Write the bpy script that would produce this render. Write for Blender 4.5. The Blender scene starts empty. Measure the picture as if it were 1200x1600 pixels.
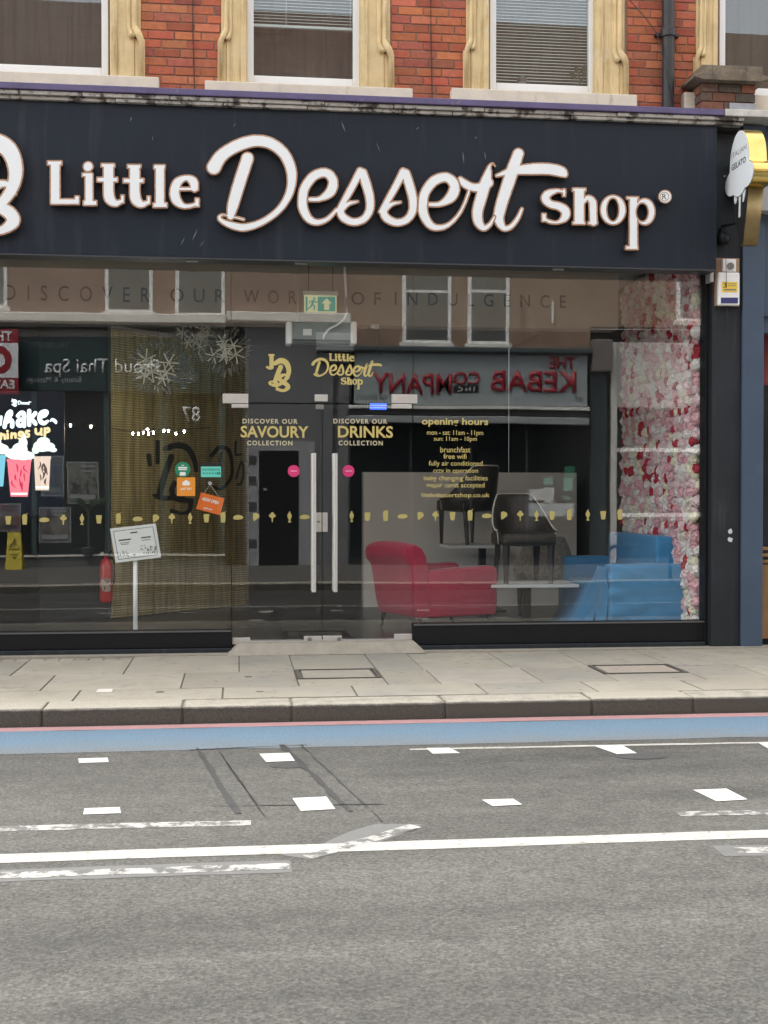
import bpy, bmesh, math, random
import numpy as np
from mathutils import Vector, Matrix, noise as mnoise
random.seed(7); np.random.seed(7)
sc = bpy.context.scene
COL = sc.collection
R = math.radians

# ------------------------------------------------------------------ camera
FPX, CX, CY = 1950.0, 600.0, 800.0          # focal length in photo pixels, 1200x1600 frame
CAM = Vector((0.0, -10.92, 1.48))
YAW, PITCH, ROLL = R(6.7), R(-0.75), R(0.05)
_rot = Matrix.Rotation(-YAW, 3, 'Z') @ Matrix.Rotation(R(90) + PITCH, 3, 'X') @ Matrix.Rotation(ROLL, 3, 'Z')
cam_d = bpy.data.cameras.new('camera'); cam = bpy.data.objects.new('camera', cam_d); COL.objects.link(cam)
cam.location = CAM; cam.rotation_euler = _rot.to_euler()
cam_d.sensor_fit = 'HORIZONTAL'; cam_d.sensor_width = 36.0; cam_d.lens = 36.0 * FPX / 1200.0
cam_d.clip_start = 0.05; cam_d.clip_end = 500
sc.camera = cam

# ------------------------------------------------------------------ daylight: bright overcast
wd = bpy.data.worlds.new('World'); sc.world = wd; wd.use_nodes = True
nt = wd.node_tree; nt.nodes.clear()
sky = nt.nodes.new('ShaderNodeTexSky'); sky.sky_type = 'NISHITA'; sky.sun_disc = False
SUN_EL, SUN_AZ = R(60), R(320)
sky.sun_elevation = SUN_EL; sky.sun_rotation = SUN_AZ; sky.dust_density = 3.0; sky.air_density = 1.0
hs = nt.nodes.new('ShaderNodeHueSaturation'); hs.inputs['Saturation'].default_value = 0.14
bg = nt.nodes.new('ShaderNodeBackground'); bg.inputs['Strength'].default_value = 0.15
wo = nt.nodes.new('ShaderNodeOutputWorld')
nt.links.new(sky.outputs[0], hs.inputs['Color']); nt.links.new(hs.outputs[0], bg.inputs['Color']); nt.links.new(bg.outputs[0], wo.inputs['Surface'])
sun_d = bpy.data.lights.new('sun', 'SUN'); sun_d.energy = 1.15; sun_d.angle = R(20); sun_d.color = (1.0, 0.965, 0.87)
sun = bpy.data.objects.new('sun', sun_d); COL.objects.link(sun)
# sun_rotation is measured clockwise from +Y
sdir = Vector((math.sin(SUN_AZ) * math.cos(SUN_EL), math.cos(SUN_AZ) * math.cos(SUN_EL), math.sin(SUN_EL)))
sun.rotation_euler = sdir.to_track_quat('Z', 'Y').to_euler()
sc.view_settings.view_transform = 'Standard'; sc.view_settings.look = 'None'
sc.view_settings.exposure = 2.2; sc.view_settings.gamma = 1.0
sc.view_settings.use_curve_mapping = False
sc.render.engine = 'CYCLES'
sc.cycles.use_denoising = True
sc.cycles.max_bounces = 9; sc.cycles.diffuse_bounces = 4; sc.cycles.glossy_bounces = 4
sc.cycles.transparent_max_bounces = 24; sc.cycles.transmission_bounces = 4
sc.cycles.caustics_reflective = False; sc.cycles.caustics_refractive = False
sc.cycles.sample_clamp_indirect = 4.0

# ------------------------------------------------------------------ photo pixel -> world point
def ray(px, py):
    return _rot @ Vector(((px - CX) / FPX, -(py - CY) / FPX, -1.0))
def FP(px, py, y=0.0):                       # where the ray meets the upright plane y = const
    d = ray(px, py); return CAM + d * ((y - CAM.y) / d.y)
def GP(px, py, z=0.0):                       # where the ray meets the level plane z = const
    d = ray(px, py); return CAM + d * ((z - CAM.z) / d.z)
def XP(px, py, x):
    d = ray(px, py); return CAM + d * ((x - CAM.x) / d.x)
def fx(px, y=0.0, py=700): return FP(px, py, y).x
def fz(py, y=0.0, px=600): return FP(px, py, y).z

# ------------------------------------------------------------------ materials
MAT = {}
def nodes_of(name):
    m = bpy.data.materials.new(name); m.use_nodes = True
    n = m.node_tree.nodes; l = m.node_tree.links
    return m, n, l, n['Principled BSDF']
def M(name, col, rough=0.6, metal=0.0, var=0.0, vscale=4.0, bump=0.0, bscale=60.0, spec=0.5, emit=None, estr=1.0,
      spots=None, spot_scale=8.0, spot_lo=0.6, spot_hi=0.7, streak=None, coat=0.0, objvar=0.0, sheen=0.0, gum=None):
    """Principled surface with noise-driven variation; spots = a second colour showing through in patches."""
    if name in MAT: return MAT[name]
    m, n, l, b = nodes_of(name)
    b.inputs['Roughness'].default_value = rough; b.inputs['Metallic'].default_value = metal
    b.inputs['Specular IOR Level'].default_value = spec
    if coat: b.inputs['Coat Weight'].default_value = coat; b.inputs['Coat Roughness'].default_value = 0.15
    if sheen: b.inputs['Sheen Weight'].default_value = sheen
    g = n.new('ShaderNodeNewGeometry')
    cur = None
    rgb = n.new('ShaderNodeRGB'); rgb.outputs[0].default_value = (*col, 1); cur = rgb.outputs[0]
    if objvar:
        oi = n.new('ShaderNodeObjectInfo'); hv = n.new('ShaderNodeHueSaturation')
        mr = n.new('ShaderNodeMapRange'); mr.inputs[3].default_value = 1 - objvar; mr.inputs[4].default_value = 1 + objvar
        l.new(oi.outputs['Random'], mr.inputs[0]); l.new(mr.outputs[0], hv.inputs['Value'])
        mr2 = n.new('ShaderNodeMapRange'); mr2.inputs[3].default_value = .5 - objvar * .05; mr2.inputs[4].default_value = .5 + objvar * .05
        ma = n.new('ShaderNodeMath'); ma.operation = 'FRACT'; mm = n.new('ShaderNodeMath'); mm.operation = 'MULTIPLY'; mm.inputs[1].default_value = 7.31
        l.new(oi.outputs['Random'], mm.inputs[0]); l.new(mm.outputs[0], ma.inputs[0]); l.new(ma.outputs[0], mr2.inputs[0]); l.new(mr2.outputs[0], hv.inputs['Hue'])
        l.new(cur, hv.inputs['Color']); cur = hv.outputs[0]
    if var:
        t = n.new('ShaderNodeTexNoise'); t.inputs['Scale'].default_value = vscale; t.inputs['Detail'].default_value = 6; t.inputs['Roughness'].default_value = .65
        l.new(g.outputs['Position'], t.inputs['Vector'])
        mr = n.new('ShaderNodeMapRange'); mr.inputs[1].default_value = .3; mr.inputs[2].default_value = .7
        mr.inputs[3].default_value = 1 - var; mr.inputs[4].default_value = 1 + var
        l.new(t.outputs['Fac'], mr.inputs[0])
        mx = n.new('ShaderNodeMix'); mx.data_type = 'RGBA'; mx.blend_type = 'MULTIPLY'; mx.inputs[0].default_value = 1
        l.new(cur, mx.inputs[6]); l.new(mr.outputs[0], mx.inputs[7]); cur = mx.outputs[2]
    if streak:                                    # (colour, scale_xy, scale_z, lo, hi): run-down stains
        sc_, sx, sz, lo, hi = streak
        mp = n.new('ShaderNodeMapping'); mp.inputs['Scale'].default_value = (sx, sx, sz)
        l.new(g.outputs['Position'], mp.inputs['Vector'])
        t = n.new('ShaderNodeTexNoise'); t.inputs['Scale'].default_value = 1; t.inputs['Detail'].default_value = 5; t.inputs['Roughness'].default_value = .6
        l.new(mp.outputs[0], t.inputs['Vector'])
        mr = n.new('ShaderNodeMapRange'); mr.inputs[1].default_value = lo; mr.inputs[2].default_value = hi
        l.new(t.outputs['Fac'], mr.inputs[0])
        mx = n.new('ShaderNodeMix'); mx.data_type = 'RGBA'; l.new(mr.outputs[0], mx.inputs[0]); l.new(cur, mx.inputs[6]); mx.inputs[7].default_value = (*sc_, 1); cur = mx.outputs[2]
    if spots:
        t = n.new('ShaderNodeTexNoise'); t.inputs['Scale'].default_value = spot_scale; t.inputs['Detail'].default_value = 8; t.inputs['Roughness'].default_value = .7
        l.new(g.outputs['Position'], t.inputs['Vector'])
        mr = n.new('ShaderNodeMapRange'); mr.inputs[1].default_value = spot_lo; mr.inputs[2].default_value = spot_hi
        l.new(t.outputs['Fac'], mr.inputs[0])
        mx = n.new('ShaderNodeMix'); mx.data_type = 'RGBA'; l.new(mr.outputs[0], mx.inputs[0]); l.new(cur, mx.inputs[6]); mx.inputs[7].default_value = (*spots, 1); cur = mx.outputs[2]
    if gum:                                       # trodden-in spots: (colour, scale, size)
        vo = n.new('ShaderNodeTexVoronoi'); vo.inputs['Scale'].default_value = gum[1]; l.new(g.outputs['Position'], vo.inputs['Vector'])
        sp = n.new('ShaderNodeSeparateColor'); l.new(vo.outputs['Color'], sp.inputs[0])
        th = n.new('ShaderNodeMath'); th.operation = 'MULTIPLY'; th.inputs[1].default_value = gum[2]; l.new(sp.outputs[0], th.inputs[0])
        lt = n.new('ShaderNodeMath'); lt.operation = 'LESS_THAN'; l.new(vo.outputs['Distance'], lt.inputs[0]); l.new(th.outputs[0], lt.inputs[1])
        fm = n.new('ShaderNodeMath'); fm.operation = 'MULTIPLY'; fm.inputs[1].default_value = .6; l.new(lt.outputs[0], fm.inputs[0])
        mx = n.new('ShaderNodeMix'); mx.data_type = 'RGBA'; l.new(fm.outputs[0], mx.inputs[0]); l.new(cur, mx.inputs[6]); mx.inputs[7].default_value = (*gum[0], 1); cur = mx.outputs[2]
    l.new(cur, b.inputs['Base Color'])
    if bump:
        t = n.new('ShaderNodeTexNoise'); t.inputs['Scale'].default_value = bscale; t.inputs['Detail'].default_value = 4
        l.new(g.outputs['Position'], t.inputs['Vector'])
        bp = n.new('ShaderNodeBump'); bp.inputs['Strength'].default_value = bump; bp.inputs['Distance'].default_value = .01
        l.new(t.outputs['Fac'], bp.inputs['Height']); l.new(bp.outputs[0], b.inputs['Normal'])
    if emit:
        b.inputs['Emission Color'].default_value = (*emit, 1); b.inputs['Emission Strength'].default_value = estr
    MAT[name] = m; return m

def glass_mat(name, refl, tint=(.93, .96, .95), rough=0.0):
    if name in MAT: return MAT[name]
    m = bpy.data.materials.new(name); m.use_nodes = True; n = m.node_tree.nodes; l = m.node_tree.links; n.clear()
    tr = n.new('ShaderNodeBsdfTransparent'); tr.inputs[0].default_value = (*tint, 1)
    gl = n.new('ShaderNodeBsdfGlossy'); gl.inputs['Roughness'].default_value = rough; gl.inputs[0].default_value = (1, 1, 1, 1)
    g = n.new('ShaderNodeNewGeometry'); t = n.new('ShaderNodeTexNoise'); t.inputs['Scale'].default_value = .55; t.inputs['Detail'].default_value = 1
    l.new(g.outputs['Position'], t.inputs['Vector'])
    bp = n.new('ShaderNodeBump'); bp.inputs['Strength'].default_value = .05; bp.inputs['Distance'].default_value = .04
    l.new(t.outputs['Fac'], bp.inputs['Height']); l.new(bp.outputs[0], gl.inputs['Normal'])
    mx = n.new('ShaderNodeMixShader'); mx.inputs[0].default_value = refl
    o = n.new('ShaderNodeOutputMaterial'); l.new(tr.outputs[0], mx.inputs[1]); l.new(gl.outputs[0], mx.inputs[2]); l.new(mx.outputs[0], o.inputs[0])
    MAT[name] = m; return m

def brick_mat(name, c1, c2, mort, w=.225, h=.075, rough=.85):
    if name in MAT: return MAT[name]
    m, n, l, b = nodes_of(name)
    g = n.new('ShaderNodeNewGeometry'); sp = n.new('ShaderNodeSeparateXYZ'); cb = n.new('ShaderNodeCombineXYZ')
    l.new(g.outputs['Position'], sp.inputs[0]); l.new(sp.outputs[0], cb.inputs[0]); l.new(sp.outputs[2], cb.inputs[1])
    t = n.new('ShaderNodeTexBrick'); t.inputs['Scale'].default_value = 1; t.inputs['Brick Width'].default_value = w; t.inputs['Row Height'].default_value = h
    t.inputs['Mortar Size'].default_value = .006; t.inputs['Color1'].default_value = (*c1, 1); t.inputs['Color2'].default_value = (*c2, 1); t.inputs['Mortar'].default_value = (*mort, 1)
    l.new(cb.outputs[0], t.inputs['Vector'])
    ns = n.new('ShaderNodeTexNoise'); ns.inputs['Scale'].default_value = 3; ns.inputs['Detail'].default_value = 6; l.new(g.outputs['Position'], ns.inputs['Vector'])
    mr = n.new('ShaderNodeMapRange'); mr.inputs[3].default_value = .65; mr.inputs[4].default_value = 1.3; l.new(ns.outputs['Fac'], mr.inputs[0])
    mx = n.new('ShaderNodeMix'); mx.data_type = 'RGBA'; mx.blend_type = 'MULTIPLY'; mx.inputs[0].default_value = 1
    l.new(t.outputs['Color'], mx.inputs[6]); l.new(mr.outputs[0], mx.inputs[7]); l.new(mx.outputs[2], b.inputs['Base Color'])
    bp = n.new('ShaderNodeBump'); bp.inputs['Strength'].default_value = .5; bp.inputs['Distance'].default_value = .008; bp.invert = True
    l.new(t.outputs['Fac'], bp.inputs['Height']); l.new(bp.outputs[0], b.inputs['Normal'])
    b.inputs['Roughness'].default_value = rough
    MAT[name] = m; return m

# ------------------------------------------------------------------ object helpers
def link(name, me, parent=None, m=None, smooth=False):
    o = bpy.data.objects.new(name, me); COL.objects.link(o)
    if m is not None:
        me.materials.clear(); me.materials.append(m)
    if smooth:
        me.polygons.foreach_set('use_smooth', [True] * len(me.polygons))
    if parent is not None:
        o.parent = parent
        if parent.type == 'EMPTY' and not parent.get('_local'):
            o.matrix_parent_inverse = Matrix.Translation(-parent.location)
    return o
def thing(name, label, cat, loc=(0, 0, 0), group=None, local=False):
    o = bpy.data.objects.new(name, None); COL.objects.link(o); o.location = loc; o.empty_display_size = .1
    o['label'] = label; o['category'] = cat
    if group: o['group'] = group
    if local: o['_local'] = 1
    return o
def tag(o, label=None, cat=None, group=None, kind=None):
    if label: o['label'] = label
    if cat: o['category'] = cat
    if group: o['group'] = group
    if kind: o['kind'] = kind
    return o

class MB:
    """collects simple solids into one mesh"""
    def __init__(s): s.v = []; s.f = []
    def add(s, vs, fs):
        k = len(s.v); s.v += [tuple(v) for v in vs]; s.f += [tuple(i + k for i in f) for f in fs]; return s
    def box(s, x0, x1, y0, y1, z0, z1):
        if x0 > x1: x0, x1 = x1, x0
        if y0 > y1: y0, y1 = y1, y0
        if z0 > z1: z0, z1 = z1, z0
        return s.add([(x0,y0,z0),(x1,y0,z0),(x1,y1,z0),(x0,y1,z0),(x0,y0,z1),(x1,y0,z1),(x1,y1,z1),(x0,y1,z1)],
                     [(0,3,2,1),(4,5,6,7),(0,1,5,4),(1,2,6,5),(2,3,7,6),(3,0,4,7)])
    def prism(s, poly, y0, y1):                # poly in (x,z), extruded along y
        n = len(poly); a = [(p[0], y0, p[1]) for p in poly]; b = [(p[0], y1, p[1]) for p in poly]
        return s.add(a + b, [tuple(range(n)), tuple(range(2*n-1, n-1, -1))] + [(i, n+i, n+(i+1) % n, (i+1) % n) for i in range(n)])
    def slab(s, poly, z0, z1):                 # poly in (x,y), extruded along z
        n = len(poly); a = [(p[0], p[1], z0) for p in poly]; b = [(p[0], p[1], z1) for p in poly]
        return s.add(a + b, [tuple(range(n-1, -1, -1)), tuple(range(n, 2*n))] + [(i, (i+1) % n, n+(i+1) % n, n+i) for i in range(n)])
    def tube(s, pts, r, n=8, cap=True):
        pts = [Vector(p) for p in pts]; rs = r if hasattr(r, '__len__') else [r]*len(pts); rings = []
        up = Vector((0, 0, 1))
        for i, p in enumerate(pts):
            d = (pts[min(i+1, len(pts)-1)] - pts[max(i-1, 0)]).normalized()
            a = d.cross(up)
            if a.length < 1e-3: a = d.cross(Vector((1, 0, 0)))
            a.normalize(); b = d.cross(a).normalized()
            rings.append([p + (a*math.cos(2*math.pi*k/n) + b*math.sin(2*math.pi*k/n))*rs[i] for k in range(n)])
        vs = [v for g in rings for v in g]; fs = []
        for i in range(len(pts)-1):
            for k in range(n):
                fs.append((i*n+k, i*n+(k+1) % n, (i+1)*n+(k+1) % n, (i+1)*n+k))
        if cap: fs += [tuple(range(n-1, -1, -1)), tuple(range((len(pts)-1)*n, len(pts)*n))]
        return s.add(vs, fs)
    def lathe(s, prof, c=(0, 0, 0), n=20):     # prof = [(r,z)]
        vs = []; fs = []
        for r, z in prof:
            for k in range(n):
                a = 2*math.pi*k/n; vs.append((c[0]+r*math.cos(a), c[1]+r*math.sin(a), c[2]+z))
        for i in range(len(prof)-1):
            for k in range(n): fs.append((i*n+k, i*n+(k+1) % n, (i+1)*n+(k+1) % n, (i+1)*n+k))
        return s.add(vs, fs)
    def disc(s, c, r, y0, y1, n=24, rz=None):  # disc facing y
        rz = rz or r
        return s.prism([(c[0]+r*math.cos(2*math.pi*k/n), c[1]+rz*math.sin(2*math.pi*k/n)) for k in range(n)], y0, y1)
    def mesh(s, name, bevel=0.0, seg=2, xf=None):
        me = bpy.data.meshes.new(name); me.from_pydata(s.v, [], s.f); me.validate()
        if bevel or True:
            bm = bmesh.new(); bm.from_mesh(me)
            bmesh.ops.recalc_face_normals(bm, faces=bm.faces)
            if bevel:
                es = [e for e in bm.edges if len(e.link_faces) == 2 and e.calc_face_angle(0) > R(30)]
                bmesh.ops.bevel(bm, geom=es, offset=bevel, segments=seg, affect='EDGES', profile=.5, clamp_overlap=True)
            bm.to_mesh(me); bm.free()
        if xf: me.transform(xf)
        return me
    def build(s, name, m=None, parent=None, bevel=0.0, seg=2, smooth=False, xf=None):
        return link(name, s.mesh(name, bevel, seg, xf), parent, m, smooth)

def copy_tree(o, parent=None):
    c = o.copy(); COL.objects.link(c)
    if parent is not None: c.parent = parent
    for ch in list(o.children): copy_tree(ch, c)
    return c

# ------------------------------------------------------------------ flat shapes: outline -> solid
def fill_mesh(name, contours, depth, res=4):
    """contours: closed (u,v) outlines (holes by even-odd) -> solid mesh in the x-z plane, front at y=0, back at y=depth"""
    cu = bpy.data.curves.new('tmp', 'CURVE'); cu.dimensions = '2D'; cu.fill_mode = 'BOTH'; cu.extrude = depth/2
    for c in contours:
        sp = cu.splines.new('POLY'); sp.points.add(len(c)-1)
        for p, (u, v) in zip(sp.points, c): p.co = (u, v, 0, 1)
        sp.use_cyclic_u = True
    o = bpy.data.objects.new('tmp', cu); me = bpy.data.meshes.new_from_object(o); me.name = name
    bpy.data.objects.remove(o); bpy.data.curves.remove(cu)
    me.transform(Matrix.Translation((0, depth/2, 0)) @ Matrix.Rotation(R(90), 4, 'X'))
    return me

def text_mesh(name, body, bold=0.0, depth=.002, spacing=1.0, shear=0.0, line=1.0):
    cu = bpy.data.curves.new('tmp', 'FONT'); cu.body = body; cu.align_x = 'CENTER'; cu.size = 1; cu.offset = bold; cu.extrude = 0
    cu.space_character = spacing; cu.shear = shear; cu.space_line = line; cu.resolution_u = 3
    o = bpy.data.objects.new('tmp', cu); me = bpy.data.meshes.new_from_object(o); me.name = name
    bpy.data.objects.remove(o); bpy.data.curves.remove(cu)
    return me
def text_rect(name, body, rect, y, m, parent=None, bold=0.0, spacing=1.0, flip=False, shear=0.0, depth=.0):
    """lettering fitted to the rectangle (x0,z0,x1,z1) on the upright plane y; flip = it faces +y"""
    me = text_mesh(name, body, bold, spacing=spacing, shear=shear)
    co = np.array([v.co[:2] for v in me.vertices]); mn = co.min(0); mx = co.max(0)
    x0, z0, x1, z1 = rect
    for v in me.vertices:
        u = (v.co.x-mn[0])/(mx[0]-mn[0]); w = (v.co.y-mn[1])/(mx[1]-mn[1])
        if flip: u = 1-u
        v.co = (x0+u*(x1-x0), y, z0+w*(z1-z0))
    if flip: me.flip_normals()
    if depth:
        bm = bmesh.new(); bm.from_mesh(me)
        r = bmesh.ops.extrude_face_region(bm, geom=bm.faces[:])
        for v in r['geom']:
            if isinstance(v, bmesh.types.BMVert): v.co.y += depth*(1 if flip else -1)
        bmesh.ops.recalc_face_normals(bm, faces=bm.faces); bm.to_mesh(me); bm.free()
    return link(name, me, parent, m)
def text_px(name, body, box, y, m, parent=None, **k):
    """same, the rectangle given by photo pixels (left, top, right, bottom) seen on plane y"""
    l, t, r, b = box; cxp = (l+r)/2; cyp = (t+b)/2
    return text_rect(name, body, (FP(l, cyp, y).x, FP(cxp, b, y).z, FP(r, cyp, y).x, FP(cxp, t, y).z), y, m, parent, **k)
def text_vx(name, body, box, y, m, parent=None, **k):
    """lettering on the far side of the street: the pixels are those of its mirror image in the shop window"""
    l, t, r, b = box; cxp = (l+r)/2; cyp = (t+b)/2
    return text_rect(name, body, (FP(l, cyp, -y).x, FP(cxp, b, -y).z, FP(r, cyp, -y).x, FP(cxp, t, -y).z), y, m, parent, flip=True, **k)

# signed-distance glyphs: strokes with varying width, boxes, ellipses; outlines by marching squares
def _catmull(pts, k=6):
    P = [np.array(p, float) for p in pts]
    if len(P) < 3: return P
    P = [2*P[0]-P[1]] + P + [2*P[-1]-P[-2]]; out = []
    for i in range(1, len(P)-2):
        for j in range(k):
            t = j/k
            out.append(.5*((2*P[i]) + (-P[i-1]+P[i+1])*t + (2*P[i-1]-5*P[i]+4*P[i+1]-P[i+2])*t*t + (-P[i-1]+3*P[i]-3*P[i+1]+P[i+2])*t**3))
    out.append(P[-2]); return out
def glyph_sdf(prims, X, Y):
    d = np.full(X.shape, 1e9); cut = np.full(X.shape, 1e9)
    for p in prims:
        if p[0] == 'S':
            q = _catmull(p[1])
            for a, b in zip(q[:-1], q[1:]):
                ex, ey = b[0]-a[0], b[1]-a[1]; L = ex*ex+ey*ey+1e-9
                t = np.clip(((X-a[0])*ex+(Y-a[1])*ey)/L, 0, 1)
                d = np.minimum(d, np.hypot(X-a[0]-t*ex, Y-a[1]-t*ey) - (a[2]+t*(b[2]-a[2])))
        elif p[0] == 'B':
            x0, y0, x1, y1 = p[1]; r = min(abs(x1-x0), abs(y1-y0))*.22
            qx = np.abs(X-(x0+x1)/2)-abs(x1-x0)/2+r; qy = np.abs(Y-(y0+y1)/2)-abs(y1-y0)/2+r
            d = np.minimum(d, np.hypot(np.maximum(qx, 0), np.maximum(qy, 0))+np.minimum(np.maximum(qx, qy), 0)-r)
        else:
            cx, cy, rx, ry = p[1]; k0 = np.hypot((X-cx)/rx, (Y-cy)/ry); k1 = np.hypot((X-cx)/rx**2, (Y-cy)/ry**2)+1e-9
            e = k0*(k0-1)/k1
            if p[0] == 'E': d = np.minimum(d, e)
            else: cut = np.minimum(cut, e)
    return np.maximum(d, -cut)
def outlines(D, xs, ys, level=0.0):
    """closed contours of D = level (marching squares)"""
    Z = D-level; ny, nx = Z.shape; seg = {}
    def pt(i0, j0, i1, j1):
        a = Z[j0, i0]; b = Z[j1, i1]; t = a/(a-b)
        return (xs[i0]+t*(xs[i1]-xs[i0]), ys[j0]+t*(ys[j1]-ys[j0]))
    inside = Z < 0
    idx = inside[:-1, :-1]*1 + inside[:-1, 1:]*2 + inside[1:, 1:]*4 + inside[1:, :-1]*8
    T = {1: [(3, 0)], 2: [(0, 1)], 3: [(3, 1)], 4: [(1, 2)], 5: [(3, 2), (1, 0)], 6: [(0, 2)], 7: [(3, 2)], 8: [(2, 3)], 9: [(2, 0)], 10: [(0, 3), (2, 1)], 11: [(2, 1)], 12: [(1, 3)], 13: [(1, 0)], 14: [(0, 3)]}
    P = {}; nxt = {}
    for j, i in zip(*np.where((idx > 0) & (idx < 15))):
        E = {0: ((i, j, 0), (i, j, i+1, j)), 1: ((i+1, j, 1), (i+1, j, i+1, j+1)), 2: ((i, j+1, 0), (i, j+1, i+1, j+1)), 3: ((i, j, 1), (i, j, i, j+1))}
        for a, b in T[idx[j, i]]:
            ka, kb = E[a][0], E[b][0]
            P.setdefault(ka, pt(*E[a][1])); P.setdefault(kb, pt(*E[b][1])); nxt[ka] = kb
    out = []
    while nxt:
        k, v = next(iter(nxt.items())); loop = []; s = k
        while k in nxt:
            loop.append(P[k]); k = nxt.pop(k)
        if len(loop) > 5: out.append(simplify(loop))
    return out
def simplify(loop, eps=None):
    L = np.array(loop); eps = eps or SIMP
    def dp(a, b):
        if b <= a+1: return []
        p, q = L[a], L[b % len(L)]; e = q-p; n = np.hypot(*e)+1e-9
        w = L[a+1:b]-p; d = np.abs(e[0]*w[:, 1]-e[1]*w[:, 0])/n if n > 1e-6 else np.hypot(w[:, 0], w[:, 1])
        k = int(np.argmax(d))
        if d[k] < eps: return []
        k += a+1
        return dp(a, k)+[k]+dp(k, b)
    h = len(L)//2
    ids = [0]+dp(0, h)+[h]+dp(h, len(L))
    return [tuple(L[i]) for i in ids] if len(ids) > 3 else loop
SIMP = .12
def glyph(prims, step=1.0, levels=(0.0,), pad=4):
    xs_, ys_ = [], []
    for p in prims:
        if p[0] == 'S':
            for a in p[1]: xs_ += [a[0]-a[2], a[0]+a[2]]; ys_ += [a[1]-a[2], a[1]+a[2]]
        elif p[0] == 'B': xs_ += [p[1][0], p[1][2]]; ys_ += [p[1][1], p[1][3]]
        elif p[0] == 'E': xs_ += [p[1][0]-p[1][2], p[1][0]+p[1][2]]; ys_ += [p[1][1]-p[1][3], p[1][1]+p[1][3]]
    xs = np.arange(min(xs_)-pad*step, max(xs_)+pad*step, step); ys = np.arange(min(ys_)-pad*step, max(ys_)+pad*step, step)
    X, Y = np.meshgrid(xs, ys); D = glyph_sdf(prims, X, Y)
    return [outlines(D, xs, ys, lv) for lv in levels]
def aff(prims, f, s):                              # move strokes: f maps a point, s scales widths
    o = []
    for p in prims:
        if p[0] == 'S': o.append(('S', [(*f(a[0], a[1]), a[2]*s) for a in p[1]]))
        elif p[0] == 'B':
            a = f(p[1][0], p[1][1]); b = f(p[1][2], p[1][3]); o.append(('B', (a[0], a[1], b[0], b[1])))
        else:
            a = f(p[1][0], p[1][1]); o.append((p[0], (a[0], a[1], p[1][2]*s, p[1][3]*s)))
    return o

# ================================================================== GROUND
YK = GP(600, 1125, 0).y                     # kerb face (near the shop)
ZP = 0.115                                  # pavement level
YK2 = -8.45                                 # kerb on the camera's side of the street
W = 13.5                                    # shop glass to the facades across the street
XL, XR = -16.0, 22.0

def asphalt():
    m, n, l, b = nodes_of('asphalt')
    g = n.new('ShaderNodeNewGeometry')
    def noi(scale, det, rough=.6, vec=None):
        t = n.new('ShaderNodeTexNoise'); t.inputs['Scale'].default_value = scale; t.inputs['Detail'].default_value = det; t.inputs['Roughness'].default_value = rough
        l.new(vec or g.outputs['Position'], t.inputs['Vector']); return t.outputs['Fac']
    def rng(f, a, b_, c, d):
        mr = n.new('ShaderNodeMapRange'); l.new(f, mr.inputs[0])
        for i, v in enumerate((a, b_, c, d)): mr.inputs[i+1].default_value = v
        return mr.outputs[0]
    def mul(a, b_):
        mm = n.new('ShaderNodeMath'); mm.operation = 'MULTIPLY'; l.new(a, mm.inputs[0]); l.new(b_, mm.inputs[1]); return mm.outputs[0]
    mp = n.new('ShaderNodeMapping'); mp.inputs['Scale'].default_value = (.5, 2.2, 1); l.new(g.outputs['Position'], mp.inputs['Vector'])
    fine = rng(noi(62, 4, .8), .3, .7, .58, 1.42)
    mid = rng(noi(9, 5), .3, .7, .86, 1.12)
    band = rng(noi(1, 3, .5, mp.outputs[0]), .35, .65, .82, 1.12)
    v = mul(mul(fine, mid), band)
    mp2 = n.new('ShaderNodeMapping'); mp2.inputs['Scale'].default_value = (.22, .9, 1); mp2.inputs['Location'].default_value = (3, 1.3, 0); l.new(g.outputs['Position'], mp2.inputs['Vector'])
    v = mul(v, rng(noi(1.6, 6, .7, mp2.outputs[0]), .50, .66, 1.04, .72))
    v = mul(v, rng(noi(.9, 7, .75), .60, .72, 1.0, .8))
    vo = n.new('ShaderNodeTexVoronoi'); vo.inputs['Scale'].default_value = 55; l.new(g.outputs['Position'], vo.inputs['Vector'])
    sp = rng(vo.outputs['Distance'], 0, .5, 1.15, .9)
    v = mul(v, sp)
    v2 = n.new('ShaderNodeTexVoronoi'); v2.inputs['Scale'].default_value = 85; l.new(g.outputs['Position'], v2.inputs['Vector'])
    s2 = n.new('ShaderNodeSeparateColor'); l.new(v2.outputs['Color'], s2.inputs[0])
    v = mul(v, rng(s2.outputs[0], 0, 1, .68, 1.32))
    cr = n.new('ShaderNodeMix'); cr.data_type = 'RGBA'; cr.blend_type = 'MULTIPLY'; cr.inputs[0].default_value = 1; cr.inputs[6].default_value = (.0635, .062, .0565, 1)
    l.new(v, cr.inputs[7]); l.new(cr.outputs[2], b.inputs['Base Color'])
    b.inputs['Roughness'].default_value = .85; b.inputs['Specular IOR Level'].default_value = .3
    bp = n.new('ShaderNodeBump'); bp.inputs['Strength'].default_value = .7; bp.inputs['Distance'].default_value = .006
    l.new(noi(62, 4, .8), bp.inputs['Height']); l.new(bp.outputs[0], b.inputs['Normal'])
    MAT['asphalt'] = m; return m
A_ = asphalt()
def gridsheet(name, x0, x1, y0, y1, z, m, kind='structure'):
    o = MB().add([(x0, y0, z), (x1, y0, z), (x1, y1, z), (x0, y1, z)], [(0, 1, 2, 3)]).build(name, m)
    o['kind'] = kind; return o
ground = gridsheet('ground', -120, 120, -120, 120, -.2, M('far_ground', (.2, .19, .17), .9))
road = MB().box(XL, XR, YK2-.3, YK+.3, -.15, 0).build('road', A_); road['kind'] = 'structure'

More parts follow.
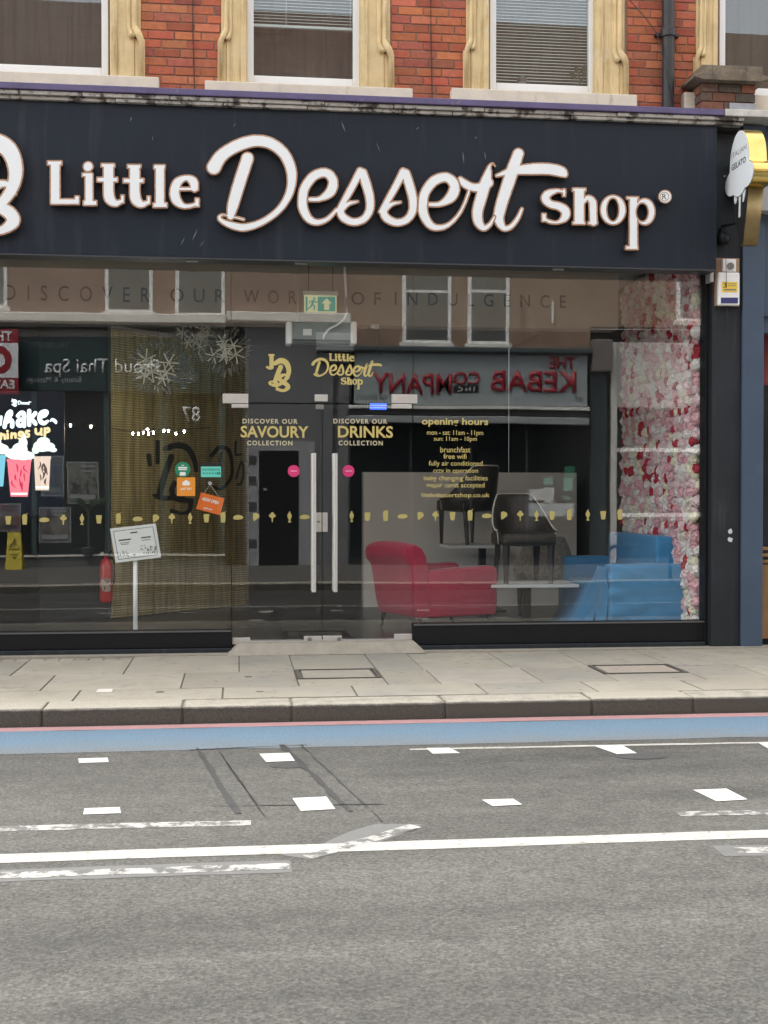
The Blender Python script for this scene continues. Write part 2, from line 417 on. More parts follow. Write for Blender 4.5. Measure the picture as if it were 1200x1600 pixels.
PW = dict(rough=.6, var=.06, bump=.15, bscale=90)
m_white_line = M('road_paint', (.27, .262, .24), .65, var=.2, vscale=14, bump=.3, bscale=95, spots=(.06, .059, .056), spot_scale=22, spot_lo=.56, spot_hi=.68)
m_worn = M('worn_paint', (.25, .246, .23), .7, var=.2, vscale=14, bump=.3, bscale=95, spots=(.062, .061, .059), spot_scale=11, spot_lo=.46, spot_hi=.54)
m_ghost = M('removed_paint', (.078, .078, .0765), .75, var=.1, vscale=12, bump=.4, bscale=95)
m_stud = M('crossing_paint', (.37, .366, .35), .6, var=.03, vscale=20, bump=.15, bscale=95)
m_red = M('red_route_paint', (.27, .145, .145), .7, var=.12, vscale=10, bump=.3, bscale=95, spots=(.15, .12, .12), spot_scale=12, spot_lo=.62, spot_hi=.75)
m_blue = None
m_tar = M('bitumen', (.011, .011, .0115), .65, var=.3, vscale=30, spots=(.04, .039, .037), spot_scale=10, spot_lo=.57, spot_hi=.68)
m_patch = M('repair_patch', (.024, .024, .0235), .8, var=.2, vscale=20, bump=.5, bscale=95)

def sheet(name, poly, z, m, parent, h=.004, jag=0.0):
    """flat ground marking from world (x,y) points"""
    return MB().add([(x, y, z*.4) for x, y in poly], [tuple(range(len(poly)))]).build(name, m, parent)
def gpoly(pts, z=0): return [(GP(a, b, z).x, GP(a, b, z).y) for a, b in pts]
def strip(name, y0, y1, x0, x1, z, m, parent, jit=.006, step=.25):
    """long painted band with slightly ragged edges"""
    n = max(2, int((x1-x0)/step)); xs = [x0+(x1-x0)*i/n for i in range(n+1)]
    a = [(x, y0+random.uniform(-jit, jit)) for x in xs]; b = [(x, y1+random.uniform(-jit, jit)) for x in reversed(xs)]
    return sheet(name, a+b, z, m, parent)
# kerb-side bands: gutter, red route line, blue cycle lane
yr0, yr1 = GP(600, 1131.5, 0).y, GP(600, 1124.9, 0).y-.02
yb0, yb1 = GP(600, 1165, 0).y, yr0
def blue_mat():
    m, n, l, b = nodes_of('cycle_lane_blue')
    g = n.new('ShaderNodeNewGeometry'); sp = n.new('ShaderNodeSeparateXYZ'); l.new(g.outputs['Position'], sp.inputs[0])
    mp = n.new('ShaderNodeMapping'); mp.inputs['Scale'].default_value = (1.2, 5, 1); l.new(g.outputs['Position'], mp.inputs['Vector'])
    t = n.new('ShaderNodeTexNoise'); t.inputs['Scale'].default_value = 1.5; t.inputs['Detail'].default_value = 7; t.inputs['Roughness'].default_value = .7; l.new(mp.outputs[0], t.inputs['Vector'])
    t2 = n.new('ShaderNodeTexNoise'); t2.inputs['Scale'].default_value = 62; t2.inputs['Detail'].default_value = 4; l.new(g.outputs['Position'], t2.inputs['Vector'])
    ed = n.new('ShaderNodeMapRange'); ed.inputs[1].default_value = yb1; ed.inputs[2].default_value = yb0; ed.inputs[3].default_value = -.42; ed.inputs[4].default_value = .45; l.new(sp.outputs[1], ed.inputs[0])
    ad = n.new('ShaderNodeMath'); ad.operation = 'ADD'; l.new(t.outputs['Fac'], ad.inputs[0]); l.new(ed.outputs[0], ad.inputs[1])
    mr = n.new('ShaderNodeMapRange'); mr.inputs[1].default_value = .45; mr.inputs[2].default_value = 1.05; l.new(ad.outputs[0], mr.inputs[0])
    mx = n.new('ShaderNodeMix'); mx.data_type = 'RGBA'; mx.inputs[6].default_value = (.076, .127, .18, 1); mx.inputs[7].default_value = (.092, .102, .108, 1); l.new(mr.outputs[0], mx.inputs[0])
    mv = n.new('ShaderNodeMapRange'); mv.inputs[1].default_value = .3; mv.inputs[2].default_value = .7; mv.inputs[3].default_value = .8; mv.inputs[4].default_value = 1.2; l.new(t2.outputs['Fac'], mv.inputs[0])
    mm = n.new('ShaderNodeMix'); mm.data_type = 'RGBA'; mm.blend_type = 'MULTIPLY'; mm.inputs[0].default_value = 1; l.new(mx.outputs[2], mm.inputs[6]); l.new(mv.outputs[0], mm.inputs[7]); l.new(mm.outputs[2], b.inputs['Base Color'])
    b.inputs['Roughness'].default_value = .8
    bp = n.new('ShaderNodeBump'); bp.inputs['Strength'].default_value = .4; bp.inputs['Distance'].default_value = .005; l.new(t2.outputs['Fac'], bp.inputs['Height']); l.new(bp.outputs[0], b.inputs['Normal'])
    return m
m_blue = blue_mat()
strip('red_line', yr0, yr1, XL, XR, .005, m_red, road, .004)
strip('blue_lane', yb0, yb1-.004, XL, XR, .004, m_blue, road, .012)
# white lines
strip('lane_line', GP(600, 1329, 0).y, GP(600, 1316, 0).y, XL, XR, .0045, m_white_line, road, .004)
def pline(name, a, b, w, m, z=.004, n=14, jit=.006, taper=False):
    """painted line between two pixels, w metres wide, along the ground"""
    A, B = GP(*a), GP(*b); d = (B-A); d.z = 0; L = d.length; d.normalize(); nrm = Vector((-d.y, d.x, 0))
    n = max(3, int(L/.12)); u, v = [], []
    for i in range(n+1):
        p = A+(B-A)*(i/n); ww = w/2*(1 if not taper else random.uniform(.4, 1.3))
        u.append(tuple((p+nrm*(ww+random.uniform(-jit, jit)))[:2])); v.append(tuple((p-nrm*(ww+random.uniform(-jit, jit)))[:2]))
    return sheet(name, v+u[::-1], z, m, road)
pline('worn_line', (-300, 1302), (392, 1286), .085, m_worn)
pline('worn_line', (1060, 1272), (1500, 1263), .085, m_worn)
pline('removed_line', (-300, 1379), (455, 1353.5), .16, m_ghost, .0035)
pline('worn_line', (-300, 1379), (452, 1353.5), .08, m_worn, .0062)
pline('removed_line', (1122, 1330), (1500, 1322), .15, m_ghost, .0035)
pline('worn_line', (1150, 1329.5), (1500, 1322), .08, m_worn, .0062)
pline('edge_line', (640, 1171.5), (1320, 1158), .045, m_white_line, .0065)
sheet('removed_arrow', gpoly([(438, 1336), (505, 1318), (545, 1300), (585, 1288), (660, 1288), (628, 1304), (575, 1322), (485, 1343)]), .003, m_ghost, road)
pline('worn_arrow', (480, 1340), (650, 1291), .07, m_worn, .0062)
# crossing studs
def stud(poly): sheet('crossing_stud', gpoly(poly), .0085, m_stud, road)
for q in ([(122,1186),(168,1184.5),(170,1191.5),(124,1193)], [(405,1178.5),(452,1177),(461,1189.5),(416,1191.5)], [(666,1169.5),(702,1169),(719,1177.5),(676,1178.5)],
          [(926,1165.5),(971,1164.5),(995,1177.5),(964,1179)], [(1185,1161.5),(1228,1160),(1250,1171),(1204,1172.5)],
          [(132,1264),(187,1262),(189,1271.5),(130,1273.5)], [(457,1248),(510,1245.5),(524,1265),(470,1268)], [(753,1250.5),(802,1249),(816,1258),(770,1260.5)],
          [(1083,1235),(1135,1233),(1168,1250),(1120,1253)], [(-130,1193),(-84,1191.5),(-86,1199),(-134,1200)], [(-220,1276),(-160,1274),(-163,1284),(-225,1286)]):
    stud(q)
# tarred service trench and repairs
for a, b, w in (((308,1169),(372,1272),.03), ((338,1169),(418,1282),.012), ((440,1164),(548,1268),.035), ((470,1164),(598,1284),.012)):
    pline('tar_seam', a, b, w, m_tar, .0075, jit=.006, taper=True)
pline('tar_seam', (296, 1172), (480, 1164.5), .02, m_tar, .0075, taper=True)
pline('tar_seam', (330, 1260), (600, 1257), .009, m_tar, .0075, taper=True)
c = GP(452, 1196)
sheet('repair_patch', [(c.x+.09*math.cos(a)*1.2, c.y+.075*math.sin(a)) for a in np.linspace(0, 6.1, 22)], .0065, m_patch, road)
c = GP(1003, 1182)
sheet('repair_patch', [(c.x+.115*math.cos(a)*1.3, c.y+.08*math.sin(a)) for a in np.linspace(0, 6.1, 22)], .0065, m_patch, road)

# ---- pavement in front of the shop: bedding, kerb stones, slabs
m_bed = M('pavement_joint', (.16, .145, .12), .95, var=.2, vscale=20)
pave = MB().box(XL, XR, YK+.02, .6, -.1, ZP-.012).build('pavement', m_bed); pave['kind'] = 'structure'
m_kerb = None
def kerb_mat():
    m, n, l, b = nodes_of('granite_kerb')
    g = n.new('ShaderNodeNewGeometry'); sp = n.new('ShaderNodeSeparateXYZ'); l.new(g.outputs['Position'], sp.inputs[0])
    t = n.new('ShaderNodeTexNoise'); t.inputs['Scale'].default_value = 9; t.inputs['Detail'].default_value = 7; l.new(g.outputs['Position'], t.inputs['Vector'])
    t2 = n.new('ShaderNodeTexNoise'); t2.inputs['Scale'].default_value = 120; t2.inputs['Detail'].default_value = 3; l.new(g.outputs['Position'], t2.inputs['Vector'])
    # tyre grime and shade on the road-side face, coloured in below the worn arris
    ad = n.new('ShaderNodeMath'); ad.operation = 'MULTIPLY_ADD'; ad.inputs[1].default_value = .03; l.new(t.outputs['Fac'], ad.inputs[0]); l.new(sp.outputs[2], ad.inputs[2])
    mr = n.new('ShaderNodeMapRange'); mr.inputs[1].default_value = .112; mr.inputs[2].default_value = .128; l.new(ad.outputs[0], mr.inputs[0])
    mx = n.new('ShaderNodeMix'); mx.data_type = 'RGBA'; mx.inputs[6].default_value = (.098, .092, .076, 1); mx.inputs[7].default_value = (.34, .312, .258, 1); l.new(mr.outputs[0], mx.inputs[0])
    mv = n.new('ShaderNodeMapRange'); mv.inputs[1].default_value = .3; mv.inputs[2].default_value = .7; mv.inputs[3].default_value = .7; mv.inputs[4].default_value = 1.25; l.new(t2.outputs['Fac'], mv.inputs[0])
    mm = n.new('ShaderNodeMix'); mm.data_type = 'RGBA'; mm.blend_type = 'MULTIPLY'; mm.inputs[0].default_value = 1; l.new(mx.outputs[2], mm.inputs[6]); l.new(mv.outputs[0], mm.inputs[7])
    l.new(mm.outputs[2], b.inputs['Base Color']); b.inputs['Roughness'].default_value = .8
    bp = n.new('ShaderNodeBump'); bp.inputs['Strength'].default_value = .5; bp.inputs['Distance'].default_value = .006; l.new(t2.outputs['Fac'], bp.inputs['Height']); l.new(bp.outputs[0], b.inputs['Normal'])
    MAT['kerb'] = m; return m
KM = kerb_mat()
kerb = MB().box(XL, XR, YK+.03, YK+.27, -.12, .06).build('kerb', M('kerb_core', (.03, .028, .025), .95)); kerb['kind'] = 'structure'
jx = [GP(p, 1110, ZP).x for p in (64, 283, 459, 710, 957, 1132)]
while jx[0] > XL: jx.insert(0, jx[0]-random.choice((.75, .92, 1.05)))
while jx[-1] < XR: jx.append(jx[-1]+random.choice((.75, .92, 1.05)))
for a, b in zip(jx[:-1], jx[1:]):
    dz = random.uniform(-.004, .004); dy = random.uniform(-.008, .008)
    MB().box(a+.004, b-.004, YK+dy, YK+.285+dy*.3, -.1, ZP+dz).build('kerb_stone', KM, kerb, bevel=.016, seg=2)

m_slab = M('paving_slab', (.325, .297, .236), .85, var=.16, vscale=2.2, bump=.35, bscale=60, objvar=.13, spots=(.22, .205, .175), spot_scale=4.5, spot_lo=.53, spot_hi=.74, streak=((.26, .245, .215), 1.1, 1.0, .5, .68), gum=((.13, .125, .115), 7.0, .16))
m_slab_new = M('grey_slab', (.30, .30, .28), .85, var=.06, vscale=6, bump=.25, bscale=60)
m_slab_buff = M('buff_slab', (.345, .31, .26), .85, var=.1, vscale=6, bump=.25, bscale=60)
m_rough = M('mortar_repair', (.32, .29, .235), .95, var=.14, vscale=9, bump=.7, bscale=45, spots=(.31, .29, .25), spot_scale=9, spot_lo=.52, spot_hi=.72)
m_rust = M('rusty_iron', (.16, .11, .08), .8, var=.3, vscale=20)
def slab(poly, m=None, name='paving_slab', z=0.0, gap=.005):
    c = (sum(p[0] for p in poly)/len(poly), sum(p[1] for p in poly)/len(poly))
    P = []
    for p in poly:
        d = Vector((p[0]-c[0], p[1]-c[1])); L = d.length; d = d*(1-gap*1.4/L); P.append((c[0]+d.x, c[1]+d.y))
    MB().slab(P, ZP-.04, ZP+z+random.uniform(-.0022, .0022)).build(name, m or m_slab, pave, bevel=.003, seg=1)
def pgy(py, px=600): return GP(px, py, ZP).y
rows = [YK+.29, pgy(1070), pgy(1047), -.20]
covers = []
def cover_box(l, t, r, b):
    a = GP((l+r)/2, b, ZP); c_ = GP((l+r)/2, t, ZP); ym = (t+b)/2
    return (GP(l+6, ym, ZP).x, GP(r-6, ym, ZP).x, a.y, c_.y)
CV = [cover_box(455, 1045, 600, 1060), cover_box(922, 1038, 1070, 1052)]
row_edges = []
fixed = {0: [-5.55, -4.4, -3.2], 1: [GP(72, 1058, ZP).x, GP(197, 1058, ZP).x, GP(325, 1058, ZP).x], 2: [GP(190, 1040, ZP).x, GP(303, 1035, ZP).x, GP(420, 1040, ZP).x]}
def rowcuts(seed, lo, hi, extra=()):
    rr = random.Random(seed); x = XL; out = [x]
    while x < XR:
        x += rr.uniform(lo, hi); out.append(min(x, XR))
    return out
for ri in range(3):
    y0, y1 = rows[ri], rows[ri+1]
    cuts = rowcuts(11+ri*5, *((.75, 1.0) if ri < 2 else (.62, .92)))
    for a, b in zip(cuts[:-1], cuts[1:]):
        if b-a < .05: continue
        segs = [(a, b)]
        for (cx0, cx1, cy0, cy1) in CV:                # leave room for the inspection covers
            if cy0 < y1 and cy1 > y0:
                ns = []
                for s0, s1 in segs:
                    if s1 <= cx0 or s0 >= cx1: ns.append((s0, s1)); continue
                    if s0 < cx0-.06: ns.append((s0, cx0))
                    if s1 > cx1+.06: ns.append((cx1, s1))
                segs = ns
        for s0, s1 in segs:
            m = m_slab
            xm = (s0+s1)/2
            if ri == 1 and GP(195, 1058, ZP).x < xm < GP(335, 1058, ZP).x: m = m_slab_new
            if ri == 1 and GP(680, 1058, ZP).x < xm < GP(810, 1058, ZP).x: m = m_slab_buff
            if ri == 0 and GP(180, 1078, ZP).x < xm < GP(420, 1078, ZP).x: m = m_rough
            if ri == 2 and xm < GP(188, 1040, ZP).x:
                # small setts along the shop front, thinner slab in front of them
                ysp = y1-.20
                slab([(s0, y0), (s1, y0), (s1, ysp), (s0, ysp)], m)
                k = max(1, round((s1-s0)/.115))
                for q in range(k):
                    slab([(s0+(s1-s0)*q/k, ysp), (s0+(s1-s0)*(q+1)/k, ysp), (s0+(s1-s0)*(q+1)/k, y1-.06), (s0+(s1-s0)*q/k, y1-.06)], m_slab, 'paving_sett', gap=.004)
                continue
            slab([(s0, y0), (s1, y0), (s1, y1), (s0, y1)], m)
# fill strips between slabs and cover openings in their rows
for ci, (cx0, cx1, cy0, cy1) in enumerate(CV):
    for ri in range(3):
        y0, y1 = rows[ri], rows[ri+1]
        if cy0 < y1 and cy1 > y0:
            if cy0-y0 > .05: slab([(cx0, y0), (cx1, y0), (cx1, cy0), (cx0, cy0)], m_slab)
            if y1-cy1 > .05: slab([(cx0, cy1), (cx1, cy1), (cx1, y1), (cx0, y1)], m_slab)
    t = thing('inspection_cover', ['iron framed concrete inspection cover in the pavement before the glass doors', 'iron framed concrete inspection cover in the pavement before the blue sofa window'][ci], 'inspection cover', ((cx0+cx1)/2, (cy0+cy1)/2, ZP))
    fr = MB(); q = .026
    fr.box(cx0+.01, cx1-.01, cy0+.01, cy0+.01+q, ZP-.04, ZP+.003); fr.box(cx0+.01, cx1-.01, cy1-.01-q, cy1-.01, ZP-.04, ZP+.003)
    fr.box(cx0+.01, cx0+.01+q, cy0+.01+q, cy1-.01-q, ZP-.04, ZP+.0025); fr.box(cx1-.01-q, cx1-.01, cy0+.01+q, cy1-.01-q, ZP-.04, ZP+.0025)
    fr.build('frame', M('cover_iron', (.10, .09, .078), .7, var=.25, vscale=25), t)
    MB().box(cx0+.055, cx1-.055, cy0+.055, cy1-.055, ZP-.04, ZP-.001).build('cover_plate', m_rough if ci == 0 else M('cover_infill', (.36, .31, .25), .9, var=.15, vscale=18, bump=.5, bscale=50), t, bevel=.003, seg=1)
# ragged cement fillet along the foot of the shop front
n_ = 90; xs_ = np.linspace(XL, XR, n_)
P = [(x, -.215+random.uniform(-.02, .012)) for x in xs_]+[(x, .02) for x in xs_[::-1]]
MB().slab(P, ZP-.03, ZP+.012).build('cement_fillet', m_rough, pave)
# little broken stop-tap cover
a = GP(162, 1080, ZP); slab([(a.x-.055, a.y-.07), (a.x+.07, a.y-.07), (a.x+.065, a.y+.07), (a.x-.05, a.y+.07)], M('pale_patch', (.55, .51, .45), .9, var=.1), 'stop_tap_cover', z=.006)
for px, py in ((250, 1081), (406, 1081), (388, 1058)):
    a = GP(px, py, ZP); slab([(a.x-.035, a.y-.02), (a.x+.03, a.y-.022), (a.x+.033, a.y+.018), (a.x-.03, a.y+.02)], M('chip_dark', (.09, .085, .075), .9), 'tar_chip', z=.004)
# a dead leaf by the kerb
a = GP(112, 1133, 0)
tag(MB().add([(a.x-.05, a.y-.01, .01), (a.x+.02, a.y-.015, .022), (a.x+.06, a.y+.012, .032), (a.x+.01, a.y+.012, .02), (a.x-.02, a.y+.0, .03)], [(0, 1, 4), (1, 2, 4), (2, 3, 4), (3, 0, 4)]).build('dead_leaf', M('dry_leaf', (.36, .30, .17), .8)), 'dry curled leaf lying in the gutter against the kerb', 'leaf')

# ================================================================== THE SHOP BUILDING
YF = -.28                                   # front of the sign board
XE = fx(1157, -.14)                         # right edge of the dark pier
XB0, XB1 = -9.0, 13.0
bld = thing('shop_building', 'red brick building with cream stone window surrounds over a black framed glass shopfront', 'building', (1.5, 0, ZP))
m_mortar = M('mortar', (.25, .155, .115), .95, var=.15, vscale=25)
m_black = M('black_paint', (.0085, .0095, .0115), .5, var=.15, vscale=3, bump=.03, bscale=12, spec=.25)
m_pier = M('charcoal_paint', (.019, .0235, .0285), .55, spec=.3, var=.18, vscale=2.2, bump=.05, bscale=25, streak=((.045, .047, .05), 14, 1.2, .56, .75))
z_purp1, z_purp0 = fz(150, -.36), fz(160, -.36)
z_ft, z_fb = fz(177.5, YF), fz(409, YF)
Z2 = z_purp1-.02
ZTOP = 6.75
# upper wall: mortar body with loose-laid bricks in view, texture brickwork above
wall = MB()
YB = -.05                                   # brick faces
spans = []                                  # window openings on the first floor  (frame px left, right, bottom)
win_px = [(-95, 170.5, 117), (385, 562.5, 134.5), (764, 930, 145.5), (1122, 1290, 152)]
win = []
for l, r, b in win_px:
    win.append((fx(l, .02, 60), fx(r, .02, 60), FP((l+r)/2 if l > 0 else 80, b, .02).z))
ZWT = win[1][2]+1.95
x = XB0
for (a, b, z) in win:
    wall.box(x, a-.02, YB+.008, .35, Z2, ZWT+.1); wall.box(a-.02, b+.02, YB+.008, .35, Z2, z-.03); x = b+.02
wall.box(x, XB1, YB+.008, .35, Z2, ZWT+.1)
wallo = wall.build('wall', m_mortar, bld)
MB().box(XB0, XB1, YB, .35, ZWT+.1, ZTOP).build('upper_wall', brick_mat('red_brickwork', (.33, .075, .04), (.27, .06, .034), (.3, .24, .2)), bld)
m_bricks = [M('brick_%d' % i, c, .88, var=.16, vscale=22, bump=.5, bscale=55, objvar=.2) for i, c in enumerate(((.44, .125, .06), (.39, .11, .055), (.48, .155, .08), (.35, .11, .065)))]
def lay_bricks(x0, x1, z0, z1, yf, parent, mats, h=.0655, L=.215, j=.010, depth=.05, name='brick', meshes={}):
    z = z0; k = 0
    while z < z1:
        x = x0-(0 if k % 2 == 0 else (L+j)/2)
        if k % 4 >= 2: x -= .05
        while x < x1:
            a, b = max(x, x0), min(x+L, x1)
            if b-a > .03:
                key = (round(b-a, 3), round(h, 3), depth)
                if key not in meshes or random.random() < .02:
                    meshes[key] = MB().box(0, b-a, 0, depth, 0, h).mesh('brick', bevel=.004, seg=1)
                me = meshes[key].copy() if False else meshes[key]
                o = bpy.data.objects.new(name, me); COL.objects.link(o)
                if not me.materials: me.materials.append(mats[0])
                o.location = (a, yf+random.uniform(-.002, .003), z+random.uniform(-.001, .001)); o.parent = parent
                if parent.type == 'EMPTY': o.matrix_parent_inverse = Matrix.Translation(-parent.location)
                o.material_slots[0].link = 'OBJECT'; o.material_slots[0].material = random.choice(mats)
            x += L+j
        z += h+j; k += 1
brick_piers = [(fx(226, YB, 60), fx(340, YB, 60)), (fx(617, YB, 60), fx(725, YB, 60)), (fx(985, YB, 60), fx(1086, YB, 60))]
for a, b in brick_piers:
    lay_bricks(a-.03, b+.03, Z2+.005, fz(-45, YB), YB, wallo, m_bricks)
    MB().box(a-.05, b+.05, YB, YB+.02, fz(-45, YB)+.02, ZWT+.1).build('brickwork', MAT['red_brickwork'], bld)

a_ = fx(-155, YB, 60)
MB().box(XB0, a_, YB, YB+.02, Z2+.005, ZWT+.1).build('brickwork', MAT['red_brickwork'], bld)
b_ = fx(1340, YB, 60)
MB().box(b_, XB1, YB, YB+.02, Z2+.005, ZWT+.1).build('brickwork', MAT['red_brickwork'], bld)
# stone window surrounds
m_stone = M('cream_stone', (.66, .51, .275), .85, var=.14, vscale=5, bump=.25, bscale=45, streak=((.40, .27, .12), 22, 2.0, .52, .72), spots=(.66, .57, .42), spot_scale=6, spot_lo=.55, spot_hi=.75)
m_sill = M('sill_stone', (.66, .60, .49), .8, var=.1, vscale=6, bump=.15, bscale=40, streak=((.45, .38, .28), 12, 3, .6, .75))
YS = -.10
def jamb(xo, xi, z0, z1, zs, side):
    """xo outer edge, xi inner edge (by the window); roll moulding that turns out into a stop at height zs"""
    s = 1 if xi > xo else -1; w = abs(xi-xo)
    q = MB()
    a, b = sorted((xo+s*w*.30, xi)); q.box(a, b, YS+.02, .02, z0, z1)                  # flat face
    a, b = sorted((xo+s*w*.12, xo+s*w*.30)); q.box(a, b, YS+.045, .02, zs, z1)         # recess above the stop
    a, b = sorted((xi-s*w*.22, xi-s*.004)); q.box(a, b, YS+.005, YS+.02, z0+.01, z1)          # inner fillet
    q.build('stone_surround', m_stone, bld, bevel=.008, seg=2)
    q = MB(); a, b = sorted((xo, xo+s*w*.30)); q.box(a, b, YS+.03, .02, z0, zs-.03)
    q.build('stone_surround', m_stone, bld, bevel=.008)
    xm = xo+s*w*.30; xo_ = xo+s*w*.10; r = w*.085
    path = [(xm, YS+.028, z1), (xm, YS+.028, zs+.09), (xm-s*w*.02, YS+.022, zs+.05), (xm-s*w*.10, YS+.014, zs+.01), (xo_+s*w*.03, YS+.012, zs-.03), (xo_, YS+.02, zs-.07), (xo_, YS+.024, z0+.01)]
    MB().tube(path, [r, r, r*1.15, r*1.35, r*1.2, r, r], 10).build('roll_moulding', m_stone, bld, smooth=True)
    path = [(xm+s*w*.16, YS+.02, z1), (xm+s*w*.16, YS+.02, zs+.06), (xm+s*w*.10, YS+.012, zs+.0), (xm+s*w*.03, YS+.006, zs-.03)]
    MB().tube(path, [r*.7, r*.7, r*.9, r*1.1], 8).build('roll_moulding', m_stone, bld, smooth=True)
zsw = [fz(52, YS, 200), fz(56, YS, 350), fz(72, YS, 750), fz(82, YS, 1090)]
jp = [((226, 171), (-155, -96)), ((340, 386), (617, 563)), ((725, 765), (985, 931)), ((1086, 1123), (1345, 1291))]
for i, (a, b, zb) in enumerate(win):
    z0 = zb-.035
    for k, p in enumerate(jp[i]):
        if p: jamb(fx(p[0], YS, 60), fx(p[1], YS, 60), z0, ZWT+.1, zsw[i] if k == 0 else zsw[i]-.05, k)
    xo0 = fx((-160, 320, 706, 1070)[i], -.15, 120); xo1 = fx((248, 645, 996, 1370)[i], -.15, 130)
    MB().box(xo0, xo1, -.15, .05, Z2-.01, z0-.002).build('window_sill', m_sill, bld, bevel=.008)
    MB().box(a-.05, b+.05, YS+.02, .02, ZWT-.1, ZWT+.1).build('stone_lintel', m_stone, bld, bevel=.008)
m_upvc = M('white_upvc', (.80, .81, .80), .35, var=.02, bump=.0)
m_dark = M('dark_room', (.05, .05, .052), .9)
m_blind = M('blind_slat', (.80, .86, .84), .5, var=.05)
m_wglass = glass_mat('window_glass', .065, (.88, .91, .91))
for i, (a, b, zb) in enumerate(win):
    w = MB(); fw = .062; zt = ZWT-.1
    w.box(a+.004, a+fw, .0, .07, zb, zt); w.box(b-fw, b-.004, .0, .07, zb, zt); w.box(a+fw, b-fw, .0, .07, zb, zb+fw*1.15); w.box(a+fw, b-fw, .0, .07, zt-fw, zt)
    wo_ = MB(); wo_.v, wo_.f = w.v, w.f
    W_ = wo_.build('window', m_upvc, bld, bevel=.006)
    MB().box(a+fw-.003, b-fw+.003, .036, .042, zb+fw, zt-fw+.003).build('pane', m_wglass, W_)
    MB().box(a+fw-.004, b-fw+.004, .031, .035, zb+fw*1.15-.012, zb+fw*1.15-.002).build('gasket', M('gasket', (.02, .02, .02), .6), W_)
    MB().box(a-.02, b+.02, .30, .32, zb-.05, zt+.1).build('net_curtain', M('curtain_grey', (.06, .062, .064), .9, var=.15, vscale=3, streak=((.035, .036, .037), 25, 1, .45, .65)), bld)
    if i in (1, 2):
        bl = MB(); z = fz(41, .1, 480) if i == 1 else zb+fw*1.2
        if i == 1: bl.box(a+fw-.02, b-fw+.02, .092, .118, z-.022, z)
        while z < zt:
            z += .0275
            bl.add([(a+fw-.03, .092, z-.006), (b-fw+.03, .092, z-.006), (b-fw+.03, .112, z+.008), (a+fw-.03, .112, z+.008)], [(0, 1, 2, 3)])
        o = bl.build('venetian_blind', m_blind, W_); o['kind'] = 'stuff'
        for q in (.35, .92) if i == 1 else ():
            MB().tube([(a+(b-a)*q, .09, fz(41, .1, 480)), (a+(b-a)*q, .09, zt)], .002, 5).build('blind_cord', m_upvc, W_)
# things standing on the third window's inner sill
t_ = FP(815, 132, .085); tag(MB().lathe([(0, 0), (.05, 0), (.055, .03), (.03, .05), (.05, .075), (.02, .1), (0, .105)], (t_.x, .075, win[2][2]+.062), 12).build('ornament', M('ornament_stone', (.14, .13, .12), .7), None, smooth=True), 'small dark ornament on the sill behind the blinded window', 'ornament')
pl = thing('window_plant', 'small green leafy plant inside the blinded first floor window', 'plant', (FP(905, 130, .08).x, .07, win[2][2]+.07))
mlf = M('house_plant_leaf', (.035, .075, .03), .5, var=.2, vscale=30)
lf = MB(); px_ = pl.location
for k in range(26):
    a = random.uniform(0, 6.28); h = random.uniform(.06, .2); r = random.uniform(.01, .07); q = Vector(px_)+Vector((r*math.cos(a), abs(r*math.sin(a))*.25-.0, h)); d = .03
    lf.add([q, q+Vector((d*math.cos(a), .004, -.012)), q+Vector((d*1.6*math.cos(a), 0, .02)), q+Vector((d*.6*math.cos(a), -.004, .02))], [(0, 1, 2, 3)])
lf.build('foliage', mlf, pl); MB().tube([px_, Vector(px_)+Vector((0, 0, .14))], .005, 6).build('stem', mlf, pl)

# lead-capped cornice with peeling timber beneath
m_purple = M('purple_paint', (.105, .085, .185), .55, var=.18, vscale=5, spots=(.33, .29, .36), spot_scale=9, spot_lo=.63, spot_hi=.75)
m_peel = M('peeling_timber', (.42, .40, .37), .85, var=.2, vscale=10, bump=1.0, bscale=18, spots=(.06, .05, .045), spot_scale=7, spot_lo=.50, spot_hi=.58)
zc = z_purp0
cor = MB().box(XB0, fx(1133, -.36, 170), -.36, .0, zc, z_purp1).build('cornice_capping', m_purple, bld, bevel=.006)
MB().box(fx(1133.5, -.36, 170), XB1, -.365, .0, zc-.004, z_purp1+.004).build('cornice_capping', M('weathered_white', (.55, .53, .49), .8, var=.25, vscale=12), bld, bevel=.006)
# timber boards in uneven lengths under the capping
x = XB0; zt_ = zc-.002
for r_, (y_, h0, h1) in enumerate(((-.335, .0, .034), (-.318, .036, .066))):
    x = XB0
    while x < XE-.1:
        L = random.uniform(.5, 1.3); d = random.uniform(-.008, .008)
        MB().box(x, min(x+L-.006, XE-.06), y_+d, -.05, zt_-h1, zt_-h0-.002).build('cornice_board', m_peel, bld, bevel=.005)
        x += L
MB().box(XB0, XE-.05, -.24, -.04, z_ft-.02, zt_-.07).build('cornice_shadow_board', M('gap_shade', (.02, .018, .017), .9), bld)  # near-black board: shade of the gap under the cornice put into its colour

# piers and shopfront frame
x_pi0 = fx(1112, -.14, 700)
MB().box(x_pi0, XE, -.14, .3, ZP-.02, z_purp0-.005).build('pier', m_pier, bld, bevel=.006)
x_fr = fx(1101, -.05)
MB().box(x_fr, x_pi0-.002, -.06, .08, ZP, z_fb+.2).build('frame_post', m_black, bld, bevel=.004)
MB().box(XB0-.2, XB0+.4, -.14, .3, ZP-.02, z_purp0-.005).build('pier', m_pier, bld, bevel=.006)
